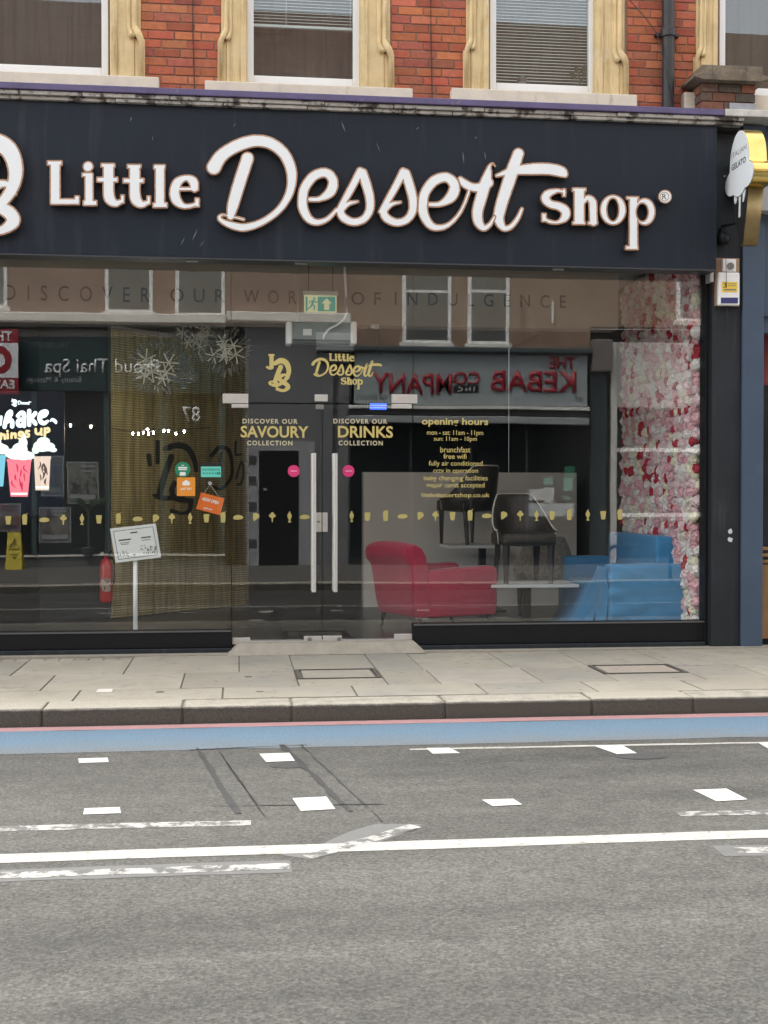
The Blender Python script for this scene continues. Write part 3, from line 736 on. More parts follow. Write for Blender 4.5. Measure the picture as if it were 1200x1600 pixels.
# paint scrapes on the pier
for q in ((1137, 825, 1146, 836), (1136, 838, 1146, 848)):
    a = FP(q[0], q[3], -.1412); b = FP(q[2], q[1], -.1412)
    pts = [(a.x+(b.x-a.x)*(.5+.5*math.cos(t)*random.uniform(.5, 1)), a.z+(b.z-a.z)*(.5+.5*math.sin(t)*random.uniform(.4, 1))) for t in np.linspace(0, 6.0, 13)]
    MB().prism(pts, -.1415, -.1395).build('paint_scrape', M('scrape', (.6, .62, .62), .8), bld)
# risers below the glass
xd0, xdm, xd1 = fx(361.5), fx(503.5), fx(645)
zr_l, zr_r = fz(986, -.05, 200), fz(972, -.05, 880)
ZG = zr_l-.0
def riser(x0, x1, zt, nm='stall_riser'):
    o = MB().box(x0, x1, -.055, .07, ZP+.05, zt).build(nm, m_black, bld, bevel=.006)
    MB().box(x0-.0, x1+.0, -.10, .07, ZP-.01, ZP+.048).build('plinth', m_pier, bld, bevel=.006)
    MB().box(x0+.0, x1-.0, -.062, -.0555, zt-.016, zt-.002).build('glazing_bead', M('bead_alu', (.16, .165, .17), .35, .6), bld)
riser(XB0+.4, xd0, zr_l); riser(xd1, x_fr, zr_r)
# glass
m_glass = glass_mat('shop_glass', .05, (.98, .99, .985))
GT = .010
ztr = fz(631, 0, 503)                         # top of the door leaves
zth = fz(1002.5, 0, 503)                      # threshold
zgt = z_fb+.25
def pane(x0, x1, z0, z1, name='shop_window', parent=None):
    return MB().box(x0, x1, -.005, -.005+GT, z0, z1).build(name, m_glass, parent or bld)
p_left = pane(XB0+.42, fx(-7)-.003, zr_l-.02, zgt)
p_l2 = pane(fx(-7)+.003, xd0-.004, zr_l-.02, zgt)
p_over = pane(xd0+.002, xd1-.002, ztr+.006, zgt)
d_l = pane(xd0+.006, xdm-.003, zth+.012, ztr-.004, 'glass_door')
d_r = pane(xdm+.003, xd1-.006, zth+.012, ztr-.004, 'glass_door')
p_r = pane(xd1+.004, x_fr-.002, zr_r-.02, zgt)
# soffit, head of the shopfront
MB().box(XB0, x_pi0, -.24, .1, zgt+.005, zgt+.06).build('shopfront_head', m_black, bld)
# steel patch fittings, handles, lock
m_steel = M('brushed_steel', (.62, .60, .565), .35, .45, var=.06, vscale=30)
m_steel_d = M('dark_steel', (.3, .3, .29), .4, .85)  # darker steel for caps, door stop, lock cylinder and clips
def patch(parent, l, t, r, b, name='patch_fitting'):
    a = FP(l, b, -.02); c_ = FP(r, t, -.02)
    return MB().box(a.x, c_.x, -.022, .022, a.z, c_.z).build(name, m_steel, parent, bevel=.003)
patch(p_over, 348, 615.5, 388, 630); patch(d_l, 362, 631.5, 388, 637)
patch(p_over, 612, 616.5, 652, 630); patch(d_r, 612, 631.5, 643, 638)
patch(p_over, 492, 616.5, 512, 627); 
patch(d_l, 363, 996.5, 391, 1007); patch(d_l, 475, 994, 503, 1005); patch(d_r, 504.5, 993.5, 534, 1005); patch(d_r, 616, 990.5, 644, 1001)
for px in (484, 530):
    o = FP(px, 999, -.03); MB().disc((o.x, o.z), .018, -.034, -.02, 14).build('pivot_cap', m_steel_d, d_l if px < 503 else d_r)
a = FP(497, 634, -.02); MB().box(a.x-.02, a.x+.05, -.02, .02, a.z-.03, a.z+.01).build('door_stop', m_steel_d, p_over, bevel=.004)
for dr, px, s in ((d_l, 490.5, 1), (d_r, 524, 1)):
    for y_, nm in ((-.07, 'door_handle'), (.07, 'door_handle')):
        zt2, zb2 = fz(708, -.07, 500), fz(925, -.07, 500); xx = fx(px, -.07, 815)
        h = MB(); h.tube([(xx, y_, zb2), (xx, y_, zt2)], .0195, 14)
        for zz in (zb2+.17, zt2-.17): h.tube([(xx, y_, zz), (xx, math.copysign(.004, y_), zz)], .01, 8)
        h.build(nm, m_steel, dr, smooth=False)
patch(d_l, 493, 801, 502.5, 831, 'lock_case'); patch(d_r, 503.8, 801, 512, 831, 'lock_case')
a = FP(498, 816, -.026); MB().box(a.x-.012, a.x+.012, -.028, -.021, a.z-.004, a.z+.012).build('lock_cylinder', m_steel_d, d_l)
# door threshold: worn concrete step with chamfered ends
zs_ = fz(1003, -.1, 500)
st = MB(); A0, A1 = fx(353, -.25, 1015), fx(668, -.25, 1015)
st.add([(A0, -.26, ZP), (A1, -.26, ZP), (A1, .1, ZP), (A0, .1, ZP), (A0+.12, -.16, zs_), (A1-.10, -.16, zs_), (A1-.10, .1, zs_), (A0+.10, .1, zs_)], [(0, 3, 2, 1), (4, 5, 6, 7), (0, 1, 5, 4), (1, 2, 6, 5), (2, 3, 7, 6), (3, 0, 4, 7)])
st.build('door_step', m_rough, bld, bevel=.012)
MB().box(xd0+.1, xd1-.08, -.03, .03, zs_, zs_+.011).build('threshold_strip', M('alu', (.7, .7, .69), .35, .8), bld)

# ================================================================== INTERIOR
ZFL = ZP+.03
XIR = fx(1104, .1); XIL = XB0+.5; YIB = 8.5; ZCE = z_fb+.32
m_floor = M('dark_floor_tile', (.018, .018, .02), .3, var=.2, vscale=2.5, spots=(.03, .03, .032), spot_scale=3, spot_lo=.5, spot_hi=.7)
MB().box(XIL, XIR, .072, YIB, ZP-.06, ZFL).build('interior_floor', m_floor, bld)
MB().box(xd0, xd1, .03, .0718, ZP-.06, zs_-.002).build('door_mat_well', m_floor, bld)
m_iw = M('interior_wall_paint', (.10, .10, .10), .8, var=.1, vscale=2)
MB().box(XIL, XIR, YIB, YIB+.1, ZFL, ZCE).build('interior_wall', M('back_wall_paint', (.06, .065, .07), .8), bld)
MB().box(XIL-.1, XIL, .08, YIB, ZFL, ZCE).build('interior_wall', m_iw, bld)
MB().box(XIR+.001, XIR+.1, .08, YIB, ZFL, ZCE).build('interior_wall', m_iw, bld)
MB().box(XIL, XIR, .1, YIB, ZCE, ZCE+.06).build('interior_ceiling', M('ceiling_paint', (.62, .61, .59), .9), bld)
# bulkhead with the slogan
YBH = .95
zbh = fz(512, YBH, 800)
m_bulk = M('bulkhead_paint', (.30, .255, .215), .8, var=.08, vscale=3)
bulk = MB().box(XIL+.001, fx(966, YBH, 460), YBH, YBH+.25, zbh, ZCE-.002).build('bulkhead', m_bulk, bld)
m_blk = M('black_letter', (.008, .008, .009), .5)
def word_px(body, l, r, t, b, y, m, parent, name='lettering', **k):
    return text_px(name, body, (l, t, r, b), y, m, parent, **k)
for body, l, r, t, b in (('DISCOVER', 8, 234, 447, 471), ('OUR', 266, 351, 451, 472.5), ('WORLD', 381, 516, 454, 475), ('OF', 549, 595, 456.5, 476.5), ('INDULGENCE', 617, 884, 459, 479)):
    word_px(body, l, r, t, b, YBH-.004, m_blk, bulk, spacing=2.15 if len(body) > 3 else 1.9, depth=.003)
def quad_px(name, pts, y, m, parent, t=.0008):
    return MB().prism([(FP(u, v, y).x, FP(u, v, y).z) for u, v in pts], y-t, y+t).build(name, m, parent)
def rnd(l, t, r, b): return [(l, t), (r, t), (r, b), (l, b)]

# ================================================================== FASCIA SIGN
sgn = thing('fascia_sign', 'long dark navy shop sign board with raised white brass-edged letters', 'sign', (1.0, YF, z_fb))
def scratched():
    m = M('navy_panel', (.0095, .0165, .0275), .5, spec=.28, var=.10, vscale=1.6, bump=.02, bscale=5, streak=((.028, .034, .043), 10, .8, .55, .8), spots=(.05, .056, .065), spot_scale=2.3, spot_lo=.68, spot_hi=.9)
    return m
board = MB().box(XB0, fx(1120, YF, 300), YF, -.06, z_fb, z_ft).build('sign_board', scratched(), sgn, bevel=.004)
MB().box(XB0, fx(1120, YF, 300)-.002, YF-.006, -.08, z_fb-.014, z_fb-.001).build('bottom_trim', M('trim_navy', (.05, .058, .068), .4, .2, spots=(.3, .3, .3), spot_scale=14, spot_lo=.66, spot_hi=.72), sgn)
for px in (600-300, 872, 470):
    a = FP(px, 410, YF+.06); MB().box(a.x-.05, a.x+.05, YF+.04, YF+.07, z_fb-.03, z_fb-.0145).build('fixing_clip', m_steel_d, sgn)
m_scr = M('scratch', (.13, .145, .155), .7)
for (x0, y0, x1, y1, w) in ((533, 189, 540, 207, 2.2), (588, 222, 594, 238, 1), (723, 236, 725, 256, 2), (757, 236, 759, 250, 1.6), (300, 377, 309, 357, 2), (282, 384, 289, 370, 1.3), (312, 386, 319, 376, 1), (364, 198, 369, 192, 1.2), (203, 190, 206, 182, 2), (742, 217, 745, 213, 1.8), (650, 203, 655, 198, 1.5), (238, 220, 239, 212, 1.2)):
    a, b = FP(x0, y0, YF), FP(x1, y1, YF); d = (b-a); d.y = 0; n_ = Vector((-d.z, 0, d.x)).normalized()*w*.0028
    m_ = (a+b)/2
    MB().prism([(a.x, a.z), ((m_+n_).x, (m_+n_).z), (b.x, b.z), ((m_-n_).x, (m_-n_).z)], YF-.0012, YF+.001).build('scratch', m_scr, sgn)

def crop(ox, oy, s): return lambda u, v: (ox+u/s, oy+v/s)
def S(*p): return ('S', list(p))
def B(*p): return ('B', p)
def E(*p): return ('E', p)
def C(*p): return ('C', p)
c5, c6, c7, cL, cG = crop(300, 190, 3.75), crop(600, 220, 4), crop(830, 270, 5), crop(0, 150, 3), None
G = {}
G['D'] = aff([S((128,268,46),(165,208,42),(220,165,40),(300,128,40),(385,112,38),(470,132,37),(540,190,36),(578,270,35),(585,350,31),(566,430,27),(520,505,24),(455,562,23),(380,602,24),(300,620,27),(225,605,24),(175,582,18),(160,562,15),(180,546,11),(230,556,11),(302,573,12)),
              S((325,215,40),(300,290,40),(268,390,40),(240,490,37),(226,555,26))], c5, 1/3.75)
e1 = [S((690,456,17),(750,452,20),(812,410,34),(826,345,32),(785,300,31),(715,318,32),(662,385,32),(648,450,32),(652,510,32),(685,570,27),(735,590,22),(795,570,18),(848,515,15))]
G['e'] = aff(e1, c5, 1/3.75)
s1 = [S((852,525,17),(900,450,24),(950,360,26),(985,290,26)), S((1000,300,30),(1022,370,32),(1042,450,30),(1040,520,28),(1005,572,26),(945,588,26),(888,562,28),(872,520,26),(915,482,18),(970,469,11))]
G['s'] = aff(s1, c5, 1/3.75)
G['s2'] = aff(G['s'], lambda u, v: (u+67.3, v+.8), 1)
G['e2'] = aff(e1[:0]+[S((690,458,17),(750,454,20),(815,410,36),(833,345,34),(788,299,32),(715,318,33),(662,385,32),(648,450,32),(652,512,32),(688,575,27),(738,594,22),(800,575,17),(862,510,14),(905,420,13),(925,350,13))], lambda u, v: (488+u/3.75, 197.5+v/3.75), 1/3.75)
G['r'] = aff([S((478,236,18),(505,268,30),(560,292,30),(620,286,34),(650,262,38)), S((694,158,7),(680,142,9),(660,158,14),(650,205,28),(632,270,40),(606,360,40),(585,440,38),(590,505,34),(622,545,24),(660,525,18),(690,475,13))], c6, 1/4)
G['t'] = aff([S((840,80,38),(815,150,42),(785,240,44),(755,330,42),(728,420,40),(718,490,36),(748,545,24),(795,535,20),(838,480,18),(862,425,14)), S((705,218,14),(770,196,24),(850,182,34),(940,176,40),(1030,176,40),(1105,192,38),(1130,210,24))], c6, 1/4)
G['L'] = aff([B(218,300,294,328), B(232,304,285,510), B(232,478,372,512), B(346,464,376,512)], cL, 1/3)
G['i'] = aff([E(413,331,27,27), B(381,356,438,382), B(394,358,440,514), B(386,486,458,517)], cL, 1/3)
t_prims = [B(470,312,542,338), B(480,314,537,470), B(450,377,556,407), S((508,440,28),(514,480,29),(540,503,20),(572,493,13)), B(562,460,586,506)]
G['tt'] = aff(t_prims, cL, 1/3)
G['tt2'] = aff(t_prims, lambda u, v: ((u+123)/3, 150+(v+5)/3), 1/3)
G['l'] = aff([B(716,318,778,346), B(724,322,775,520), B(713,496,788,527)], cL, 1/3)
G['le'] = aff([B(825,424,934,447), S((912,432,22),(905,400,25),(872,384,17),(832,405,24),(818,450,27),(828,490,26),(862,516,16),(905,512,13),(926,496,10)), B(910,474,938,524)], cL, 1/3)
G['S'] = aff([B(238,118,276,192), S((262,150,16),(200,140,22),(130,165,36),(112,205,40),(150,245,36),(220,262,38),(268,300,42),(262,350,36),(205,388,18),(140,380,20),(100,352,16)), B(76,310,124,388)], c7, 1/5)
G['h'] = aff([B(316,112,434,152), B(330,114,422,405), B(316,374,430,410), S((400,240,20),(440,196,26),(478,225,36),(484,300,36),(486,385,36)), B(436,374,526,410)], c7, 1/5)
G['o'] = aff([E(640,290,106,122), C(638,288,42,84)], c7, 1/5)
G['p'] = aff([B(738,180,846,214), B(760,182,838,600), B(731,564,842,606), E(888,304,86,110), C(868,308,42,66)], c7, 1/5)
G['p'] = [q for q in G['p']]
G['reg'] = aff([E(1046,186,54,54)], c7, 1/5)
LDS = [B(280,540,314,552), B(286,542,309,622), S((296,615,11),(284,618,8),(272,612,6)),                     # L
       S((318,592,12),(350,577,15),(380,592,15),(393,630,13),(384,668,11),(356,700,9),(322,714,8),(294,708,7),(286,698,6),(300,692,5),(330,700,5)), S((348,612,13),(332,650,13),(316,694,12)),   # D
       B(388,655,396,678), S((390,664,6),(372,655,7),(350,662,10),(342,678,11),(360,696,11),(382,710,12),(388,726,12),(366,742,8),(340,738,8),(328,728,6)), B(321,712,331,742)]                      # S
m_face = M('white_acrylic', (.83, .87, .885), .28, var=.02, vscale=4)
m_brass = M('brass_rim', (.47, .33, .24), .30, .9, var=.35, vscale=45)
def letter(prims, name, k, rim=2.3, step=1.0, parent=sgn):
    D0 = .028+.0015*(k % 3)
    yb = YF-.012; yf = yb-.055-.0025*(k % 3)
    outer, inner = glyph(prims, step, (0.0, -rim))
    f = lambda c, y: [[(lambda q: (q.x, q.z))(FP(u, v, y)) for u, v in c_] for c_ in c]
    me = fill_mesh(name, f(outer, yf), yb-yf); me.transform(Matrix.Translation((0, yf, 0)))
    o = link(name, me, parent, m_brass)
    me = fill_mesh('letter_face', f(inner, yf-.004), .0035); me.transform(Matrix.Translation((0, yf-.004, 0)))
    link('letter_face', me, o, m_face)
    a = FP(prims[0][1][0][0] if prims[0][0] == 'S' else prims[0][1][0]+4, 300, YF)
    return o
order = ['L', 'i', 'tt', 'tt2', 'l', 'le', 'D', 'e', 's', 's2', 'e2', 'r', 't', 'S', 'h', 'o', 'p', 'reg']
for k, g_ in enumerate(order):
    letter(G[g_], 'letter', k, 2.3 if g_ not in ('reg',) else 1.6, .8)
letter(aff(LDS, lambda u, v: (32-(402-u)*.84, 365-(748-v)*.84), .98), 'emblem', 2, 2.6, 1.0)
a = FP(1038.2, 307.2, YF-.077)
text_rect('registered_mark', 'R', (a.x-.021, a.z-.024, a.x+.021, a.z+.024), YF-.0768, M('brass_flat', (.2, .15, .11), .5, .4), sgn, bold=.01)
rg = MB()
for k in range(24):
    a0, a1 = 2*math.pi*k/24, 2*math.pi*(k+1)/24; q = [(a.x+r_*math.cos(t), a.z+r_*math.sin(t)) for r_, t in ((.036, a0), (.036, a1), (.041, a1), (.041, a0))]
    rg.add([(x, YF-.0768, z) for x, z in q], [(0, 1, 2, 3)])
rg.build('registered_ring', MAT['brass_flat'], sgn)

# ================================================================== LETTERING AND STICKERS ON THE GLASS
m_gold = M('gold_vinyl', (.58, .48, .17), .5, var=.05)
m_goldw = M('pale_gold_vinyl', (.60, .55, .37), .5)
YV = -.0075
def vin(body, l, t, r, b, parent, bold=.012, m=None, name='lettering', **k):
    return text_px(name, body, (l, t, r, b), YV, m or m_gold, parent, bold=bold, **k)
vin('DISCOVER OUR', 379, 654.5, 465, 662, d_l, .02, m_goldw, spacing=1.25)
vin('SAVOURY', 376, 665.5, 482, 684, d_l, .022)
vin('COLLECTION', 386, 688.5, 457, 696, d_l, .02, m_goldw, spacing=1.25)
vin('DISCOVER OUR', 521, 654.5, 605, 662, d_r, .02, m_goldw, spacing=1.25)
vin('DRINKS', 528, 665.5, 614, 684, d_r, .022)
vin('COLLECTION', 529, 688.5, 598, 696, d_r, .02, m_goldw, spacing=1.25)
vin('opening hours', 659, 653, 763, 667, p_r, .02)
for body, l, t, r, b in (('mon - sat: 11am - 11pm', 667, 672, 755, 682), ('sun: 11am - 10pm', 678, 682, 745, 691), ('brunchfast', 688, 698, 735, 707), ('free wifi', 693, 709, 729, 717),
                         ('fully air conditioned', 670, 720, 754, 730), ('cctv in operation', 677, 732, 747, 741), ('baby changing facilities', 662, 743, 762, 753), ('major cards accepted', 667, 754, 757, 764), ('littledessertshop.co.uk', 659, 770, 765, 779)):
    vin(body, l, t, r, b, p_r, .004)
# emblem and word mark in gold on the panel over the doors
SIMP = .05
def flat_glyph(prims, name, m, parent, y, step=.4, f=None):
    c = glyph(prims, step)[0]
    me = fill_mesh(name, [[(FP(u, v, y).x, FP(u, v, y).z) for u, v in q] for q in c], .001); me.transform(Matrix.Translation((0, y, 0)))
    return link(name, me, parent, m)
flat_glyph(aff(LDS, lambda u, v: (340+u/3.53, 400+v/3.53), 1/3.53), 'emblem', m_gold, p_over, YV, .35)
mk = lambda keys, f, s: [q for k_ in keys for q in aff(G[k_], f, s)]
k_ = .195
fd = lambda u, v: (486.5+(u-322)*k_, 559.5+(v-212)*k_*1.0)
flat_glyph(mk(['D', 'e', 's', 's2', 'e2', 'r', 't'], fd, k_), 'word_mark', m_gold, p_over, YV, .35)
flat_glyph(mk(['L', 'i', 'tt', 'tt2', 'l', 'le'], lambda u, v: (514+(u-72)*.165, 552+(v-250)*.165), .165), 'word_mark', m_gold, p_over, YV, .3)
for k2 in ('S', 'h', 'o', 'p'):
    flat_glyph(aff(G[k2], lambda u, v: (533+(u-846)*.19, 590+(v-294)*.19), .19), 'word_mark', m_gold, p_over, YV, .3)
# safety icons in a row across all panes
ICON = {
 'cup': [[(-4.2, -6.5), (4.2, -6.5), (4.6, -5), (3.0, 6.5), (-3.0, 6.5), (-4.6, -5)]],
 'shake': [[(-4, -5), (-3.4, -8), (-1, -9.3), (1, -9.4), (2.2, -8.9), (4.3, -11.5), (4.9, -11), (3.2, -8), (4, -5), (3.3, 7), (-3.3, 7)]],
 'waffle': [[(-8, .5), (-6, -2.2), (-2, -3.6), (3, -3.6), (7, -2), (8.3, .3), (6, 2.6), (0, 3.6), (-6, 3)]],
 'crepe': [[(-4, -6), (0, -7), (4.6, -5), (6, -1.5), (4.5, 1), (-3.2, 6.5), (-4.3, 2)]],
 'cone': [[(-5.3, -1.5), (-4.6, -4.2), (-2.5, -5), (-1.8, -7.3), (.4, -8), (2.4, -6.6), (2.9, -4.6), (5, -3.6), (5.2, -1), (2.8, .4), (1.2, 1.4), (.6, 8), (-.8, 8), (-1.4, 1.2), (-3, .6)]],
 'sundae': [[(-.5, -9), (.5, -9), (1.8, -5.5), (3.4, -3), (3.2, 0), (1.2, 4), (1, 5.6), (2.6, 7.3), (2.6, 8.2), (-2.6, 8.2), (-2.6, 7.3), (-1, 5.6), (-1.2, 4), (-3.2, 0), (-3.4, -3), (-1.8, -5.5)]]}
m_icon = M('gold_icon', (.44, .38, .13), .5)
seq = ['cup', 'shake', 'waffle', 'crepe', 'cone', 'sundae']
pos = [(-43, 'crepe'), (-18, 'sundae'), (13, 'cup'), (38.5, 'shake'), (69, 'waffle'), (99, 'cone'), (128, 'sundae'), (154.5, 'cup'), (185, 'shake'), (215, 'waffle'), (243, 'crepe'), (268.5, 'cone'), (297, 'sundae'), (322.5, 'cup'), (348.5, 'shake'), (372, 'waffle'), (399.5, 'crepe'), (425.5, 'cone'), (452.5, 'sundae'), (476, 'waffle'),
       (549.5, 'sundae'), (574, 'cup'), (602.5, 'shake'), (629, 'waffle'), (656.5, 'crepe'), (680.5, 'cone'), (707, 'cup'), (734.5, 'shake'), (760.5, 'waffle'), (787, 'crepe'), (813, 'cone'), (838.5, 'sundae'), (862.5, 'cup'), (889.5, 'shake'), (918.5, 'sundae'), (942.5, 'cup'), (968.5, 'shake')]
for px, kd in pos:
    par = p_l2 if px < 361 else d_l if px < 503 else d_r if px < 645 else p_r
    if px < -7: par = p_left
    py = 813-(px/1000)*10 if px < 361 else 808.5-(px-361)/1000*6
    pts = [(FP(px+u, py+v, YV).x, FP(px+u, py+v, YV).z) for u, v in ICON[kd][0]]
    MB().prism(pts, YV-.0006, YV+.0006).build('safety_icon', m_icon, par)
# door discs
for px, par in ((459, d_l), (544.5, d_r)):
    a = FP(px, 736, YV); MB().disc((a.x, a.z), .052, YV-.0008, YV+.0008, 28).build('pull_disc', M('pink_vinyl', (.72, .045, .20), .45), par)
    quad_px('print_line', rnd(px-5, 735, px+5, 737), YV-.0013, M('pale_pink', (.8, .35, .5), .5), par, .0003)
# window stickers
m_or = M('orange_vinyl', (.75, .28, .03), .5); m_or2 = M('orange_card', (.82, .17, .02), .5); m_wv = M('white_vinyl', (.8, .8, .78), .5)
a = FP(285.5, 733.5, YV); MB().disc((a.x, a.z), .066, YV-.0008, YV+.0008, 28).build('round_sticker', M('green_vinyl', (.01, .22, .11), .5), p_l2)
for t_, b_, w_ in ((726.5, 727.6, 2.2), (729.6, 732, 7), (733, 734.6, 6.5)):
    quad_px('print_line', rnd(285.5-w_, t_, 285.5+w_, b_), YV-.0013, m_wv, p_l2, .0003)
quad_px('sticker_code_panel', rnd(281, 737.5, 290, 743), YV-.0013, m_wv, p_l2, .0003)
quad_px('orange_sticker', rnd(276.5, 746, 305, 775), YV, m_or, p_l2)
hs_ = [(285.5, 758.5), (284.5, 754), (290.8, 749.5), (297, 754), (296, 758.5)]
quad_px('house_symbol', hs_, YV-.0013, m_wv, p_l2, .0003)
text_px('lettering', 'JUST EAT', (282, 762, 300, 766.5), YV-.0015, m_wv, p_l2, bold=.03)
quad_px('hygiene_rating', rnd(312.5, 723.5, 347, 746.5), YV, M('black_vinyl', (.01, .012, .012), .5), p_l2)
quad_px('rating_panel', rnd(314, 729, 345.5, 745.5), YV-.0013, M('mint_vinyl', (.13, .62, .50), .5), p_l2, .0003)
text_px('lettering', 'FOOD HYGIENE RATING', (316, 732, 344, 735.5), YV-.0018, MAT['black_vinyl'], p_l2, bold=.01)
for k in range(6):
    a = FP(318.2+k*4.7, 739.5, YV); MB().disc((a.x, a.z), .010 if k < 5 else .0145, YV-.0022, YV-.0015, 14).build('rating_disc', MAT['black_vinyl'] if k == 5 else M('teal_vinyl', (.04, .36, .30), .5), p_l2)
text_px('lettering', '5', (340.4, 737.4, 343, 741.8), YV-.0026, MAT['mint_vinyl'], p_l2, bold=.02)
# tilted hanging card with its suction hook
hc = thing('hanging_card', 'bright orange card hanging askew on a string inside the glass', 'card', tuple(FP(329, 775, .03)))
YC = .02
quad_px('card', [(314, 769), (350.5, 779), (344, 805), (306.5, 795)], YC, m_or2, hc, .002)
def rot_text(body, cx, cy, w, h, deg, y, m, parent, bold=.02):
    o = text_rect('lettering', body, (-.5, -.5, .5, .5), 0, m, parent, bold=bold)
    c_ = FP(cx, cy, y); sx = abs(FP(cx+w/2, cy, y).x-FP(cx-w/2, cy, y).x); sz = abs(FP(cx, cy-h/2, y).z-FP(cx, cy+h/2, y).z)
    o.data.transform(Matrix.Translation(c_) @ Matrix.Rotation(R(deg), 4, 'Y') @ Matrix.Diagonal((sx, 1, sz, 1))); return o
rot_text('NOW OPEN', 329, 782.5, 26, 5.5, 15, YC-.003, m_wv, hc, .04)
rot_text('JUST EAT', 325, 795.5, 14, 3.6, 15, YC-.003, m_wv, hc, .03)
q0 = FP(328, 757, YC)
for e in ((319, 771), (343, 778)):
    MB().tube([q0, FP(*e, YC)], .0018, 5).build('string', M('string', (.6, .58, .52), .8), hc)
MB().disc((q0.x, q0.z+.01), .016, .0055, YC+.004, 14).build('suction_hook', M('clear_plastic', (.5, .52, .52), .3), hc)

# ================================================================== THINGS FIXED TO THE RIGHT PIER
# projecting ice cream sign (stands out from the wall: its outline lies in the y-z plane)
YW = -.145
x_g = fx(1134, YW-.02, 250)
def gz(py): return FP(1165, py, YW-.35).z
gel = thing('gelato_sign', 'white dripping ice cream cone sign with polished gold edge', 'sign', (x_g+.08, YW-.1, gz(300)))
zg0 = gz(297)
u_ = lambda y, z: (y, z)
m_gold_m = M('polished_gold', (.74, .56, .18), .22, 1.0, var=.1, vscale=6)
TH = .155
def yz_solid(name, contours, x0, th, m, parent, smooth=False):
    me = fill_mesh(name, contours, th)                # x-z plane -> turn to y-z
    me.transform(Matrix.Translation((x0, 0, 0)) @ Matrix(((0, 1, 0, 0), (-1, 0, 0, 0), (0, 0, 1, 0), (0, 0, 0, 1))))
    return link(name, me, parent, m, smooth)
# local (a, z): a = distance from the wall
H = lambda py: gz(py)
scoop = [S((.31, H(203)-.16, .16), (.31, H(245), .20), (.31, H(268), .215)), E(.16, H(279), .165, .115), E(.46, H(279), .165, .115), E(.31, H(282), .20, .10)]
SIMP = .002
cs = glyph(scoop, .008)[0]
body_ = yz_solid('scoop', [[(a_-YW-2*0, z_) for a_, z_ in q] for q in []] or [[(a_-0, z_) for a_, z_ in q] for q in cs], x_g, TH, m_gold_m, gel)
body_.data.transform(Matrix.Translation((0, YW-.02, 0)))
# face plate
cf = glyph(scoop, .008, (-.006,))[0]
fc = yz_solid('scoop_face', cf, x_g-.006, .005, m_face, gel); fc.data.transform(Matrix.Translation((0, YW-.02, 0)))
cone_p = [(.13, H(299)), (.49, H(299)), (.37, H(384)), (.30, H(384))]
co_ = yz_solid('cone', [cone_p], x_g+.012, TH-.024, M('aged_gold', (.30, .23, .11), .45, .75, var=.2, vscale=8), gel); co_.data.transform(Matrix.Translation((0, YW-.02, 0)))
cfp = yz_solid('cone_face', [[(.14, H(300)), (.475, H(300)), (.365, H(383)), (.305, H(383))]], x_g+.008, .0035, M('cone_black', (.02, .02, .02), .4), gel); cfp.data.transform(Matrix.Translation((0, YW-.02, 0)))
drip = glyph([S((.22, H(292), .035), (.22, H(306), .028), (.215, H(312), .012)), S((.30, H(292), .05), (.31, H(312), .016), (.305, H(330), .012), (.305, H(336), .017)), S((.40, H(292), .045), (.40, H(308), .02), (.385, H(316), .012)), B(.2, H(303), .42, H(290))], .006)[0]
dd = yz_solid('drip', drip, x_g+.001, .006, m_face, gel); dd.data.transform(Matrix.Translation((0, YW-.02, 0)))
def yz_text(body, a0, a1, z0, z1, x, m, parent, bold=.0):
    o = text_rect('lettering', body, (a0, z0, a1, z1), 0, m, parent, bold=bold)
    # seen from -x the street side is on the right
    o.data.transform(Matrix.Translation((x, YW-.02, 0)) @ Matrix(((0, 1, 0, 0), (-1, 0, 0, 0), (0, 0, 1, 0), (0, 0, 0, 1)))); return o
yz_text('ITALIAN', .15, .47, H(240), H(232), x_g-.0068, M('grey_print', (.2, .2, .2), .5), gel)
yz_text('GELATO', .15, .46, H(259.5), H(250), x_g-.0068, m_blk, gel, .02)
MB().box(x_g+.05, x_g+.09, YW-.14, -.13, H(248), H(242)).build('wall_bracket', m_pier, gel)
MB().box(x_g+.05, x_g+.09, YW-.14, -.13, H(284), H(278)).build('wall_bracket', m_pier, gel)

# spotlight bracket below it
lb = thing('bracket_lamp', 'small black flood lamp on a short arm on the dark pier', 'lamp', tuple(FP(1131, 365, -.16)))
a = FP(1130, 373, -.2)
MB().tube([FP(1128, 354, -.16), FP(1148, 349, -.34)], .012, 8).build('arm', m_black, lb)
MB().lathe([(0, 0), (.045, .005), (.06, .03), (.06, .07), (.04, .1), (.0, .11)], (a.x, -.19, a.z-.05), 14).build('lamp_head', m_black, lb, smooth=True)
MB().box(a.x-.02, a.x+.02, -.2, -.139, a.z+.02, a.z+.10).build('bracket', m_black, lb, bevel=.004)
for px, py in ((1132.5, 275), (1129, 362)):
    b = FP(px, py, -.15); MB().disc((b.x, b.z), .008, -.146, -.139, 10).build('screw', m_steel, bld)
